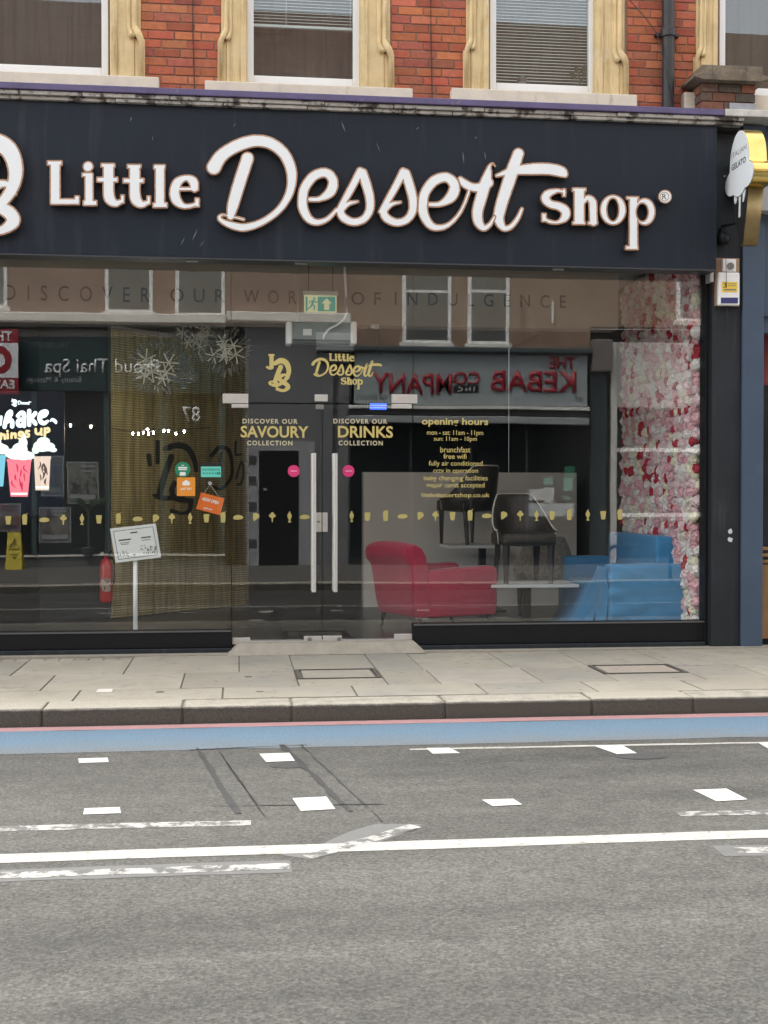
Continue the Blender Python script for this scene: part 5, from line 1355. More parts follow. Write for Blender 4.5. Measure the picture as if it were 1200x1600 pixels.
me = bpy.data.meshes.new('rose_mass'); me.from_pydata(allv.v, [], allv.f)
for m_ in m_rose: me.materials.append(m_)
me.polygons.foreach_set('material_index', mats_idx)
o = bpy.data.objects.new('rose_mass', me); COL.objects.link(o); o.parent = fw; o.matrix_parent_inverse = Matrix.Translation(-fw.location); o['kind'] = 'stuff'

# ---- bamboo screen with dark emblem lettering
pA, pB = GP(175, 968, ZFL), GP(389, 946, ZFL)
dirb = (pB-pA); Lb = dirb.length; dirb.normalize(); ang = math.atan2(dirb.y, dirb.x)
bs = thing('bamboo_screen', 'tall olive bamboo slat screen with a large dark emblem behind the left window', 'screen', (pA.x, pA.y, ZFL))
zbt = FP(174, 510, pA.y).z
Tb = Matrix.Translation((pA.x, pA.y, 0)) @ Matrix.Rotation(ang, 4, 'Z')
def bamboo():
    m, n, l, b = nodes_of('bamboo_cane')
    g = n.new('ShaderNodeNewGeometry'); sp = n.new('ShaderNodeSeparateXYZ'); l.new(g.outputs['Position'], sp.inputs[0])
    w = n.new('ShaderNodeTexWave'); w.wave_type = 'BANDS'; w.bands_direction = 'Z'; w.inputs['Scale'].default_value = 12; w.inputs['Distortion'].default_value = .6; w.inputs['Detail'].default_value = 1
    l.new(g.outputs['Position'], w.inputs['Vector'])
    t = n.new('ShaderNodeTexNoise'); t.inputs['Scale'].default_value = 3; t.inputs['Detail'].default_value = 5
    mp = n.new('ShaderNodeMapping'); mp.inputs['Scale'].default_value = (6, 6, .6); l.new(g.outputs['Position'], mp.inputs['Vector']); l.new(mp.outputs[0], t.inputs['Vector'])
    mx = n.new('ShaderNodeMix'); mx.data_type = 'RGBA'; mx.inputs[6].default_value = (.28, .225, .10, 1); mx.inputs[7].default_value = (.56, .47, .23, 1); l.new(w.outputs['Fac'], mx.inputs[0])
    mr = n.new('ShaderNodeMapRange'); mr.inputs[1].default_value = .35; mr.inputs[2].default_value = .65; mr.inputs[3].default_value = .62; mr.inputs[4].default_value = 1.15; l.new(t.outputs['Fac'], mr.inputs[0])
    mm = n.new('ShaderNodeMix'); mm.data_type = 'RGBA'; mm.blend_type = 'MULTIPLY'; mm.inputs[0].default_value = 1; l.new(mx.outputs[2], mm.inputs[6]); l.new(mr.outputs[0], mm.inputs[7]); l.new(mm.outputs[2], b.inputs['Base Color'])
    bp = n.new('ShaderNodeBump'); bp.inputs['Strength'].default_value = .6; bp.inputs['Distance'].default_value = .01; l.new(w.outputs['Fac'], bp.inputs['Height']); l.new(bp.outputs[0], b.inputs['Normal'])
    b.inputs['Roughness'].default_value = .6; MAT['bamboo'] = m; return m
MBm = bamboo(); npan = 7
for k in range(npan):
    a0, a1 = Lb*k/npan+.004, Lb*(k+1)/npan-.004
    dz = .03*math.sin(k*1.1)
    MB().box(a0, a1, 0, .02, ZFL+.01, zbt).build('slat_panel', MBm, bs, bevel=.004, xf=Tb)
MB().box(0, Lb, .021, .06, ZFL, zbt+.02).build('backing', m_dark, bs, xf=Tb)
MB().box(-.01, Lb, -.012, -.001, zbt-.035, zbt+.01).build('top_batten', M('batten', (.3, .29, .26), .6), bs, xf=Tb)
# emblem traced through the glass onto the screen plane
def SP(px, py):
    d = ray(px, py); nrm = Vector((-dirb.y, dirb.x, 0)); t = (pA-CAM).dot(nrm)/d.dot(nrm); return CAM+d*t
m_emb = M('emblem_dark', (.045, .042, .036), .6)  # near-black tone of the emblem shape on the slats
SIMP = .2
emb = [S((246,690,4),(246,722,4)), S((232,712,5),(234,726,4)), S((258,701,5),(275,696,6),(292,700,6),(303,718,5),(306,735,4)), S((267,714,6),(257,742,6),(249,770,6)), S((241,774,4),(255,778,5),(285,777,4)),
       S((272,755,5),(268,768,5),(276,780,5),(296,782,5)), S((298,782,5),(295,798,4),(283,802,3),(268,798,4)), S((330,712,4),(343,699,4),(357,704,4),(362,726,3),(360,748,3),(345,764,3),(333,760,2)), S((345,708,3),(343,722,3)),
       S((368,690,2),(368,710,2),(376,710,2)), S((369,748,2),(374,728,2),(378,722,2),(380,740,2),(376,756,2),(370,756,2))]
c = glyph(aff(emb, lambda u, v: (u, v), .8), .6)[0]
inv = Tb.inverted()
cl = [[(lambda q: (q.x, q.z))(inv @ SP(u, v)) for u, v in q] for q in c]
me = fill_mesh('emblem', cl, .003); me.transform(Matrix.Translation((0, -.005, 0))); me.transform(Tb); link('emblem', me, bs, m_emb)

# dark wall return behind the extinguisher
wr = FP(120, 900, pA.y+.05)
MB().box(wr.x-.4, pA.x-.02, pA.y+.10, pA.y+.2, ZFL, ZCE).build('interior_wall', M('wall_black', (.012, .014, .015), .8), bld)

# ---- fire extinguisher
fe = thing('fire_extinguisher', 'red fire extinguisher on a wall bracket beside the bamboo screen', 'fire extinguisher', tuple(FP(166, 942, pA.y)))
b0 = FP(166, 941, pA.y); zt_e = FP(166, 872, pA.y).z; re_ = .068; cc = (b0.x, pA.y-.0, 0)
Hh = zt_e-b0.z
m_ered = M('extinguisher_red', (.62, .016, .018), .3, coat=.3)
MB().lathe([(0, 0), (re_*.9, 0), (re_, .02), (re_, Hh-.09), (re_*.85, Hh-.04), (re_*.5, Hh-.01), (.022, Hh), (.022, Hh+.03), (0, Hh+.03)], (cc[0], cc[1], b0.z), 20).build('cylinder', m_ered, fe, smooth=True)
MB().tube([(cc[0]-.02, cc[1], zt_e+.03), (cc[0], cc[1]-.01, zt_e+.06), (cc[0]+.06, cc[1]-.02, zt_e+.075)], [.022, .02, .012], 8).build('valve', m_blk, fe)
MB().tube([(cc[0]-.01, cc[1]-.01, zt_e+.05), (cc[0]+.09, cc[1]-.01, zt_e+.03)], .008, 6).build('lever', m_blk, fe)
MB().tube([(cc[0]+.01, cc[1]-.04, zt_e+.05), (cc[0]+.085, cc[1]-.04, zt_e-.02), (cc[0]+.09, cc[1]-.02, zt_e-.2), (cc[0]+.075, cc[1]-.02, zt_e-.3)], .011, 8).build('hose', m_blk, fe, smooth=True)
lb2 = MB()
for k in range(7):
    a0, a1 = R(-140+k*14), R(-126+k*14); r2 = re_+.0012
    lb2.add([(cc[0]+r2*math.cos(t), cc[1]+r2*math.sin(t), z) for t, z in ((a0, b0.z+.12), (a1, b0.z+.12), (a1, b0.z+Hh*.55), (a0, b0.z+Hh*.55))], [(0, 1, 2, 3)])
lb2.build('instruction_label', M('label_cream', (.55, .48, .42), .5, spots=(.3, .05, .05), spot_scale=25, spot_lo=.5, spot_hi=.55), fe)
MB().disc((cc[0]-.035, zt_e+.05), .02, cc[1]-.05, cc[1]-.04, 14).build('gauge', M('gauge_cream', (.5, .46, .36), .4), fe)
MB().box(cc[0]-.02, cc[0]+.02, cc[1]+.05, pA.y+.1, zt_e-.1, zt_e-.05).build('wall_bracket', m_tleg, fe)

# ---- menu stand
ms = thing('menu_stand', 'white menu board tilted on a slim white pole behind the left glass', 'menu stand', (fx(212, .42, 985), .42, ZFL))
m_mw = M('menu_white', (.82, .84, .83), .4)
xm = fx(211.5, .42, 930)
MB().tube([(xm, .42, ZFL+.02), (xm, .42, FP(211, 865, .42).z)], .020, 12).build('pole', m_mw, ms, smooth=True)
MB().box(xm-.17, xm+.17, .28, .56, ZFL, ZFL+.02).build('base', m_mw, ms, bevel=.006)
def tq(name, pts, y0, y1, m): return MB().prism([(FP(u, v, .40).x, FP(u, v, .40).z) for u, v in pts], y0, y1).build(name, m, ms, bevel=.003 if y1-y0 > .01 else 0)
tq('board_frame', [(172, 826), (243.5, 818), (252, 871), (181, 879.5)], .385, .41, m_mw)
tq('frame_line', [(177, 830), (239.5, 822.5), (247, 867), (185, 874.5)], .3835, .3848, M('frame_grey', (.25, .27, .27), .5))
tq('menu_sheet', [(178.2, 831), (238.6, 823.6), (246, 866), (186, 873.3)], .3818, .3833, M('paper', (.86, .88, .86), .6, var=.02))
m_ink = M('ink', (.12, .13, .14), .7)
for cx, cy, w, h in ((209, 832, 11, 2.2), (195, 843.5, 19, 2.2), (195, 848, 15, .9), (195, 850.5, 12, .9), (228, 839.5, 15, 2.2), (228, 843.5, 14, .9)):
    q = [(cx-w/2, cy-h/2+w*.06), (cx+w/2, cy-h/2-w*.06), (cx+w/2, cy+h/2-w*.06), (cx-w/2, cy+h/2+w*.06)]
    MB().prism([(FP(u, v, .3808).x, FP(u, v, .3808).z) for u, v in q], .3804, .3812).build('print_line', m_ink, ms)
m_sk = M('sketch_ink', (.25, .27, .29), .7)
for (cx, cy, w, h, k) in ((192, 863, 20, 9, 0), (210, 866, 5, 3, 1), (232, 858, 24, 13, 2)):
    sk = MB(); rq = random.Random(k)
    for q in range(26 if k != 1 else 6):
        a = (cx+rq.uniform(-w/2, w/2), cy+rq.uniform(-h/2, h/2)); b = (a[0]+rq.uniform(-1.5, 1.5), a[1]+rq.uniform(.8, 3))
        A_0, B_0 = FP(*a, .3808), FP(*b, .3808); sk.tube([A_0, B_0], .0022 if k != 2 else .0042, 4)
    sk.build('menu_drawing', m_sk, ms)['kind'] = 'stuff'

# ---- digital poster screen
ds = thing('digital_screen', 'lit digital poster of three whipped cream milkshakes in the left window', 'screen', tuple(FP(40, 805, .5)))
YD = .5
def dq(name, pts, y, m, t=.001): return MB().prism([(FP(u, v, y).x, FP(u, v, y).z) for u, v in pts], y-t, y).build(name, m, ds)
a, b = FP(-75, 806, YD), FP(100, 612, YD)
MB().box(a.x, b.x, YD+.002, YD+.05, a.z, b.z).build('casing', M('screen_case', (.01, .011, .013), .3), ds, bevel=.004)
MB().box(a.x+.01, b.x-.01, YD, YD+.0015, a.z+.01, b.z-.01).build('display', M('screen_navy', (.002, .004, .01), .3, emit=(.0012, .0035, .010), estr=.12), ds)
MB().box(a.x+.06, a.x+.10, YD+.02, YD+.045, b.z, ZCE).build('hanger_pole', m_tleg, ds); MB().box(a.x+.06, a.x+.10, YD+.02, YD+.045, ZFL, a.z).build('hanger_pole', m_tleg, ds)
def em(name, c, s=.7, **k): return M(name, tuple(x*.2 for x in c), .4, emit=c, estr=s, **k)
e_w, e_g, e_cr = em('lit_white', (.46, .55, .58)), em('lit_gold', (.37, .30, .16)), em('lit_cream', (.36, .44, .40))
def dglyph(prims, m, name, y=YD-.001): 
    c = glyph(prims, .45)[0]; me = fill_mesh(name, [[(FP(u, v, y).x, FP(u, v, y).z) for u, v in q] for q in c], .0008); me.transform(Matrix.Translation((0, y, 0))); return link(name, me, ds, m)
cS = crop(0, 610, 8.43); cs_ = lambda p: aff(p, cS, 1/8.43)
SIMP = .08
# "shake"
dglyph(cs_([S((-150,470,28),(-100,490,28),(-50,460,28),(-60,400,28),(-120,370,28),(-130,310,28),(-70,285,26)), S((0,445,22),(15,350,20))]), e_w, 'lit_letter')
dglyph(cs_([S((60,480,28),(75,400,28),(105,310,28),(140,278,26),(150,310,22),(125,360,22),(85,410,24)), S((85,420,26),(130,390,28),(160,410,28),(160,475,28))]), e_w, 'lit_letter')
dglyph(cs_([S((235,335,26),(280,295,28),(315,310,28),(315,400,28),(320,470,26)), S((315,390,26),(260,385,26),(232,420,26),(245,460,26),(285,460,26),(315,420,24))]), e_w, 'lit_letter')
dglyph(cs_([S((385,270,28),(380,360,28),(385,455,26)), S((465,300,28),(410,370,26)), S((405,375,26),(450,415,28),(468,440,26))]), e_w, 'lit_letter')
dglyph(cs_([S((535,350,22),(590,330,26),(615,290,28),(590,275,26),(545,295,28),(522,350,30),(535,410,30),(580,432,28),(628,405,18))]), e_w, 'lit_letter')
dglyph(cs_([S((660,405,8),(690,385,20),(730,410,22),(735,430,14))]), e_w, 'lit_splash')
# "things up"
dglyph(cs_([S((-80,520,14),(-70,620,16)), S((-110,545,14),(-40,535,14))]), e_g, 'lit_letter')
dglyph(cs_([S((10,640,18),(15,570,18)), S((20,590,16),(55,585,18),(65,635,18))]), e_g, 'lit_letter')
dglyph(cs_([S((100,570,17),(102,630,17)), E(98,535,18,16)]), e_g, 'lit_letter')
dglyph(cs_([S((150,625,17),(155,565,17)), S((160,580,16),(200,570,18),(205,620,18))]), e_g, 'lit_letter')
dglyph(cs_([S((300,555,16),(265,550,18),(250,585,18),(280,600,17),(305,570,16),(302,625,16),(270,645,13),(240,630,11))]), e_g, 'lit_letter')
dglyph(cs_([S((385,535,14),(350,535,16),(345,560,16),(380,580,16),(370,610,16),(335,608,14))]), e_g, 'lit_letter')
dglyph(cs_([S((470,510,17),(475,560,18),(510,575,18),(540,545,17),(545,505,16)), S((543,560,16),(548,585,16))]), e_g, 'lit_letter')
dglyph(cs_([S((590,500,16),(590,600,18)), S((595,510,16),(635,500,18),(645,535,18),(600,555,16))]), e_g, 'lit_letter')
# emblem and mark at the top
dglyph(aff(LDS, lambda u, v: (17.5+(u-268)/134*8.5, 623+(v-540)/208*12), .085), e_w, 'lit_emblem')
dglyph(mk(['D', 'e', 's', 's2', 'e2', 'r', 't'], lambda u, v: (27+(u-322)*.039, 626+(v-212)*.042), .052), e_w, 'lit_word')
# milkshakes (flat picture on the screen)
def cup(cx, wt, wb, yt, yb, mc, k):
    dq('picture_cup', [(cx-wt/2, yt), (cx+wt/2, yt), (cx+wb/2, yb), (cx-wb/2, yb)], YD-.0012, mc, .0006)
    dq('picture_lid', [(cx-wt/2-.8, yt-1), (cx+wt/2+.8, yt-1), (cx+wt/2+.8, yt+3), (cx-wt/2-.8, yt+3)], YD-.002, mc, .0004)
cup(30, 38, 27, 718, 776, em('lit_pink', (.34, .085, .11)), 0); cup(66, 26, 21, 714, 766, em('lit_beige', (.30, .235, .19)), 1); cup(-8, 34, 26, 712, 760, em('lit_blue', (.08, .22, .28)), 2)
ed, er = em('lit_choc', (.025, .01, .008)), em('lit_syrup', (.25, .012, .03))
rq = random.Random(3)
for cx, yt, yb, m_, n_ in ((30, 724, 768, er, 9), (66, 720, 760, ed, 9), (-8, 718, 755, em('lit_navy', (.02, .10, .16)), 6)):
    for k in range(n_):
        x = cx+rq.uniform(-11, 11)*(1 if cx == 30 else .75); y = rq.uniform(yt, yb-12)
        dglyph([S((x, y, .6), (x+rq.uniform(-2, 2), y+5, rq.uniform(1, 1.8)), (x+rq.uniform(-5, 5), y+rq.uniform(9, 13), .5))], m_, 'picture_syrup', YD-.0025-.0001*k)
for cx, yb, hw in ((30, 776, 13), (66, 766, 10.5)):
    dq('picture_rim', [(cx-hw, yb-6), (cx+hw, yb-6), (cx+hw-.4, yb-3), (cx-hw+.4, yb-3)], YD-.0042, e_cr, .0004)
dglyph([E(25, 709, 17, 9), E(36, 711, 13, 8), E(31, 702, 12, 10), E(36, 692, 7, 9), E(38, 684, 2.6, 7), E(46, 712, 8, 6)], e_cr, 'picture_cream', YD-.0046)
dglyph([E(66, 697, 14, 9), E(75, 698, 11, 7), E(68, 689, 10, 6), E(83, 703, 6, 3.5), E(56, 703, 6, 6)], e_cr, 'picture_cream', YD-.0052)
dglyph([E(-8, 700, 17, 10), E(4, 702, 10, 8), E(-8, 691, 10, 7)], e_cr, 'picture_cream', YD-.0048)

# ---- pendant lamps: balls of stars, and a wire teardrop
m_wire = M('dull_wire', (.34, .33, .29), .5, .1); m_bright = M('star_wire', (.85, .83, .74), .4, .0)
def starball(label, px, py, rad, y, seed, grp='starburst pendants by the bamboo screen'):
    c = FP(px, py, y); t = thing('pendant_lamp', label, 'pendant lamp', tuple(c), grp); rq = random.Random(seed)
    MB().tube([c, (c.x, c.y, ZCE)], .003, 5).build('flex', m_blk, t)
    core = MB()
    for k in range(230):
        zz = rq.uniform(-1, 1); a = rq.uniform(0, 6.28); q = math.sqrt(1-zz*zz); d = Vector((q*math.cos(a), q*math.sin(a), zz)); u = d.cross(Vector((0, 0, 1))).normalized(); p = c+d*rad*rq.uniform(.72, 1)
        s = (u*rq.uniform(-1, 1)+d.cross(u)*rq.uniform(-1, 1)).normalized()*.012+d*.03; n = d.cross(s).normalized()*.006
        core.add([p-s+n, p+s+n, p+s-n, p-s-n], [(0, 1, 2, 3)])
    core.build('petal_shell', m_wire, t)['kind'] = 'stuff'
    MB().lathe([(.0, -.04), (.035, -.02), (.04, .02), (0, .04)], tuple(c), 10).build('core', m_wire, t)
    for (du, dv, s) in [(rq.uniform(-.55, .55), rq.uniform(-.45, .45), rq.uniform(.26, .36)) for _ in range(8)]:
        f_ = Vector((du, -math.sqrt(max(.1, 1-du*du-dv*dv)), dv)); p = c+f_*rad*.9; st_ = MB(); a0 = rq.uniform(0, 1)
        for q in range(6):
            a = a0+q*math.pi/3; st_.tube([p, p+Vector((math.cos(a), -.2*math.sin(a), math.sin(a)))*rad*s], .0075, 5)
        st_.build('star', m_bright, t)
    return t
starball('largest starburst pendant lamp left of the wire teardrop', 247, 576, .29, 1.6, 1)
starball('starburst pendant lamp above the wire teardrop', 303, 532, .24, 2.0, 2)
starball('starburst pendant lamp over the left door hinge', 352, 548, .25, 1.7, 4)
c = FP(287, 577, 1.5)
td = thing('wire_pendant', 'grey wire teardrop pendant lamp among the starburst lamps', 'pendant lamp', tuple(c))
prof = [(.004, .17), (.02, .11), (.05, .06), (.10, .0), (.135, -.05), (.14, -.08), (.12, -.11), (.07, -.125)]
q = MB()
for k in range(22):
    a = 2*math.pi*k/22; q.tube([(c.x+r*math.cos(a+i*.12), c.y+r*math.sin(a+i*.12), c.z+z) for i, (r, z) in enumerate(prof)], .0022, 4)
for r, z in prof[2:]: q.tube([(c.x+r*math.cos(2*math.pi*k/16), c.y+r*math.sin(2*math.pi*k/16), c.z+z) for k in range(17)], .0022, 4)
q.build('wire_cage', M('wire_grey', (.30, .34, .34), .4, .4), td)
MB().tube([(c.x, c.y, c.z+.16), (c.x, c.y, ZCE)], .003, 5).build('flex', m_blk, td)
MB().lathe([(.0, -.125), (.012, -.13), (.012, -.14), (.035, -.185), (0, -.19)], tuple(c), 10).build('finial', M('wire_grey', (.30, .34, .34), .4, .4), td)

# ---- string of small lit bulbs
sl = thing('string_lights', 'string of tiny lit bulbs hanging across the dark shop interior', 'string lights', tuple(FP(210, 676, 1.85)))
bl_ = [(88, 666), (110, 665), (142, 667), (207.5, 678), (216, 678), (224, 676.5), (231, 671), (232, 678), (239.5, 676.5), (256, 673.5), (263, 674), (275, 678), (288, 674.5)]
pts = [FP(u, v, 1.85) for u, v in sorted(bl_)]
MB().tube([FP(-60, 664, 1.85)]+[p+Vector((0, 0, .02)) for p in pts]+[FP(330, 668, 1.85)], .003, 4).build('cord', m_blk, sl)
for p in pts: MB().lathe([(0, -.012), (.006, -.008), (.0072, 0), (.005, .01), (0, .011)], tuple(p), 8).build('bulb', em('lit_bulb', (1.0, .93, .82), 80), sl, smooth=True)

# ---- exit sign, air curtain, sensor, blue lamp
YX = .62
ex = thing('exit_sign', 'green and cream running figure exit sign with upward arrow over the doors', 'exit sign', tuple(FP(500, 490, YX)))
m_xc = M('sign_cream', (.5, .5, .36), .4, emit=(.30, .31, .17), estr=.2); m_xg = M('sign_green', (.02, .2, .15), .4, emit=(.01, .14, .11), estr=.2)  # slight glow added to both colours to brighten the plate in the dim shop
a, b = FP(475, 488, YX), FP(526, 461, YX); MB().box(a.x, b.x, YX, YX+.008, a.z, b.z).build('acrylic_plate', m_xc, ex, bevel=.002)
a, b = FP(473, 461, YX), FP(528, 456, YX); MB().box(a.x, b.x, YX-.025, YX+.03, a.z, b.z).build('housing', M('sign_white', (.6, .6, .55), .4), ex, bevel=.004)
for px in (482, 520): MB().tube([FP(px, 457, YX), (FP(px, 457, YX).x, YX, ZCE)], .004, 6).build('hanger', m_tleg, ex)
quad_px('door_panel', rnd(477.5, 463.5, 480.5, 486.5), YX-.002, m_xg, ex); quad_px('arrow_panel', rnd(496.5, 463.5, 524, 486.5), YX-.002, m_xg, ex)
quad_px('arrow_symbol', [(510.5, 466), (518.5, 474), (514.5, 474), (514.5, 484), (506.5, 484), (506.5, 474), (502.5, 474)], YX-.004, m_xc, ex)
SIMP = .05
run = glyph([E(491, 466.5, 1.7, 1.8), S((489.5, 470, 1.8), (487.5, 476, 1.6)), S((490, 470, 1.0), (494, 472.5, .8), (495.5, 471, .7)), S((488.5, 470.5, 1.0), (484.5, 471, .8), (483, 474, .7)), S((488, 476, 1.3), (491.5, 479, 1.1), (490.5, 484, .9)), S((487.5, 476, 1.3), (485, 480, 1.1), (481.5, 482.5, .9))], .3)[0]
me = fill_mesh('running_figure', [[(FP(u, v, YX).x, FP(u, v, YX).z) for u, v in q] for q in run], .0015); me.transform(Matrix.Translation((0, YX-.004, 0))); link('running_figure', me, ex, m_xg)
YA = .42
acn = thing('air_curtain', 'grey glass fronted air curtain heater with white end caps above the doors', 'air curtain', tuple(FP(502, 537, YA)))
a, b = FP(452, 535, YA), FP(554, 504, YA)
m_ac = M('heater_glass', (.22, .27, .27), .2, spec=.6)
MB().box(a.x, b.x, YA, YA+.16, a.z, b.z).build('casing', m_ac, acn, bevel=.02, seg=3)
for l, r in ((447, 456.5), (547.5, 557.5)):
    q0, q1 = FP(l, 538, YA), FP(r, 502, YA); MB().box(q0.x, q1.x, YA-.02, YA+.18, q0.z, q1.z).build('end_cap', M('cap_white', (.86, .88, .88), .35), acn, bevel=.02, seg=3)
quad_px('control_panel', rnd(473.5, 514, 487, 524), YA-.003, M('panel_white', (.75, .78, .78), .4), acn, .002)
MB().box(a.x+.01, b.x-.01, YA-.004, YA+.002, a.z+.012, a.z+.03).build('outlet_grille', m_tleg, acn)
cb = [(505, 530), (506, 524), (514, 514), (526, 508), (537, 500), (542, 488), (541, 460), (539, 430), (538, 405)]
MB().tube([FP(u, v, YA-.03) for u, v in cb], .010, 8).build('power_cable', M('cable_grey', (.8, .82, .82), .5), acn, smooth=True)
for px in (466, 540): MB().tube([(FP(px, 500, YA).x, YA+.08, b.z-.01), (FP(px, 500, YA).x, YA+.08, ZCE)], .006, 6).build('drop_rod', M('rod_grey', (.3, .28, .29), .5), acn)
c = FP(586, 520, .9); tag(MB().lathe([(0, -.03), (.035, -.025), (.045, 0), (.045, .012), (0, .013)], (c.x, YBH-.06, zbh-.014), 16).build('smoke_detector', M('detector_white', (.5, .5, .48), .5), None, smooth=True), 'round white smoke detector under the slogan bulkhead', 'smoke detector')
for px, py, w in ((591, 634, 13),):
    c = FP(px, py, 4.2); t = thing('blue_lamp', 'small glowing blue tube lamp above the door of the dark interior', 'lamp', tuple(c))
    MB().tube([(c.x-w*.0078, 4.2, c.z+.012), (c.x+w*.0078, 4.2, c.z+.012)], .016, 8).build('tube', em('lit_bluetube', (.04, .10, .85), .75), t); MB().tube([(c.x-w*.0078, 4.2, c.z-.03), (c.x+w*.0078, 4.2, c.z-.03)], .016, 8).build('tube', em('lit_bluetube', (.04, .10, .85), .75), t)
    MB().box(c.x-.12, c.x+.12, 4.22, 4.26, c.z-.06, c.z+.05).build('housing', m_tleg, t); MB().tube([(c.x, 4.24, c.z+.05), (c.x, 4.24, ZCE)], .005, 5).build('hanger', m_tleg, t)

# ================================================================== ACROSS THE STREET (mirrored in the glass)
pave2 = MB().box(XL, XR, -W-.5, YK2-.02, -.1, ZP).build('pavement', M('pavement_far', (.095, .09, .082), .85, var=.1, vscale=3, bump=.2, bscale=60)); pave2['kind'] = 'structure'
kerb2 = MB().box(XL, XR, YK2-.27, YK2-.03, -.12, .05).build('kerb', m_bed); kerb2['kind'] = 'structure'
x = XL; random.seed(21)
while x < XR:
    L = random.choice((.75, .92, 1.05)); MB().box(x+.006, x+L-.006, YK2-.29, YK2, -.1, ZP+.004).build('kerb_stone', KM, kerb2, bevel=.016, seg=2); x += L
YO = -W
def vx(px, py=600, y=YO): return FP(px, py, -y).x
def vz(py, px=600, y=YO): return FP(px, py, -y).z
def vbox(name, l, t, r, b, y, d, m, parent, bevel=0.0):
    """block whose front (towards the shop) is at y, seen mirrored between these pixels"""
    cx, cy = (l+r)/2, (t+b)/2
    return MB().box(FP(l, cy, -y).x, FP(r, cy, -y).x, y, y-d, FP(cx, b, -y).z, FP(cx, t, -y).z).build(name, m, parent, bevel=bevel)
m_br2 = brick_mat('brown_brickwork', (.26, .15, .105), (.22, .13, .095), (.27, .22, .185))
m_br3 = brick_mat('stock_brickwork', (.28, .175, .115), (.24, .15, .10), (.28, .23, .19))
m_wfr = M('far_window_white', (.85, .85, .82), .5); m_wgl = M('far_window_glass', (.10, .105, .10), .12, var=.3, vscale=2)
m_cornw = M('far_cornice', (.74, .72, .67), .7, var=.1, vscale=4)
def far_window(parent, l, t, r, b, y, bars=()):
    w = vbox('window', l, t, r, b, y+.03, .08, m_wfr, parent, .008)
    f = 6.0; ys = [t+f]+[q for q in bars]+[b-f]
    for k in range(len(ys)-1):
        vbox('pane', l+f, ys[k]+(2.5 if k else 0), r-f, ys[k+1]-(2.5 if k < len(ys)-2 else 0), y+.036, .004, m_wgl, w)
    vbox('window_sill', l-4, b-2, r+4, b+5, y+.10, .08, m_cornw, parent, .006)
# --- spa
spa = thing('spa_building', 'brown brick building across the street with dark teal spa shopfront', 'building', (vx(180), YO, ZP))
sx0_, sx1_ = XL+4, vx(383)
zc0 = vz(497, 180)
MB().box(sx0_, sx1_, YO, YO-.35, zc0+.0, 10.9).build('wall', m_br2, spa)
for l, r, t, b in ((165, 240, 300, 489), (274, 351, 302, 496), (-70, 10, 300, 480), (-190, -110, 300, 474)):
    far_window(spa, l, t, r, b, YO, (t+70,))
vbox('cornice', -600, 484, 352, 499, YO+.28, .3, m_cornw, spa, .02)
vbox('cornice_bed', -600, 499.5, 352, 507, YO+.20, .25, M('cornice_grey', (.2, .2, .19), .8), spa, .02)
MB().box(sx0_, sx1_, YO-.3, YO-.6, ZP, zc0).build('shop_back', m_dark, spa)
vbox('frieze', 28, 508, 352, 528, YO+.05, .2, M('frieze_beige', (.27, .25, .225), .8), spa)
m_teal = M('teal_fascia', (.010, .034, .038), .45, var=.1, vscale=2)
fs_ = vbox('sign_board', 27, 527, 350, 612, YO+.10, .1, m_teal, spa, .01)
m_lt = M('pale_lettering', (.84, .88, .88), .5); m_lt2 = M('dim_lettering', (.16, .20, .20), .5)
text_vx('lettering', 'Proud Thai Spa', (70, 561, 250, 590), YO+.106, m_lt, fs_, bold=.004, depth=.01)
text_vx('lettering', 'Beauty & Massage', (41, 588.5, 128, 600), YO+.106, M('mid_lettering', (.36, .40, .40), .5), fs_)
text_vx('lettering', 'TEL: 020 8772', (45, 534, 107, 542), YO+.106, m_lt2, fs_)
text_vx('house_number', '87', (285, 633, 313, 658), YO+.02, m_lt, spa, bold=.01, depth=.01)
m_tframe = M('teal_frame', (.05, .085, .08), .5)
for l, r in ((49, 57), (163, 171), (250, 262), (342, 352), (-90, -80)):
    vbox('shopfront_post', l, 612, r, 888, YO+.04, .12, m_tframe, spa, .008)
vbox('shopfront_riser', -600, 871, 352, 888, YO+.05, .2, M('far_riser', (.12, .13, .125), .6), spa, .01)
vbox('riser_ledge', -600, 868, 352, 871, YO+.09, .2, m_cornw, spa)
m_fgl = M('far_shop_glass', (.012, .016, .018), .08, spec=.5)
vbox('shop_window', -600, 612, 352, 868, YO-.02, .01, m_fgl, spa)
def poster(label, l, t, r, b, seed, parts):
    p = thing('poster', label, 'poster', (vx((l+r)/2), YO-.01, vz(b)), 'framed pictures in the spa window')
    vbox('poster_frame', l-2, t-2, r+2, b+2, YO-.003, .014, M('frame_silver', (.30, .34, .34), .4), p)
    vbox('poster_sheet', l, t, r, b, YO+.0005, .002, M('poster_base%d' % seed, parts[0], .5, var=.3, vscale=7, spots=parts[1], spot_scale=4, spot_lo=.48, spot_hi=.56), p)
    for k in range(3): vbox('print_band', l+(r-l)*(.45 if k < 2 else .05), t+(b-t)*(.06+.12*k if k < 2 else .8), r-(r-l)*.08, t+(b-t)*(.10+.12*k if k < 2 else .93), YO+.0018, .001, M('print_pale%d' % seed, parts[2], .5), p)
poster('framed picture of a reclining guest in the spa window beside the fern', 107, 724, 152, 786, 1, ((.20, .20, .18), (.04, .05, .045), (.34, .36, .36)))
poster('framed brown picture low in the spa window', 62, 796, 108, 846, 2, ((.20, .18, .16), (.05, .05, .05), (.32, .34, .34)))
poster('framed picture above the yellow warning board in the spa window', -20, 790, 30, 829, 3, ((.18, .16, .15), (.22, .08, .07), (.06, .06, .06)))
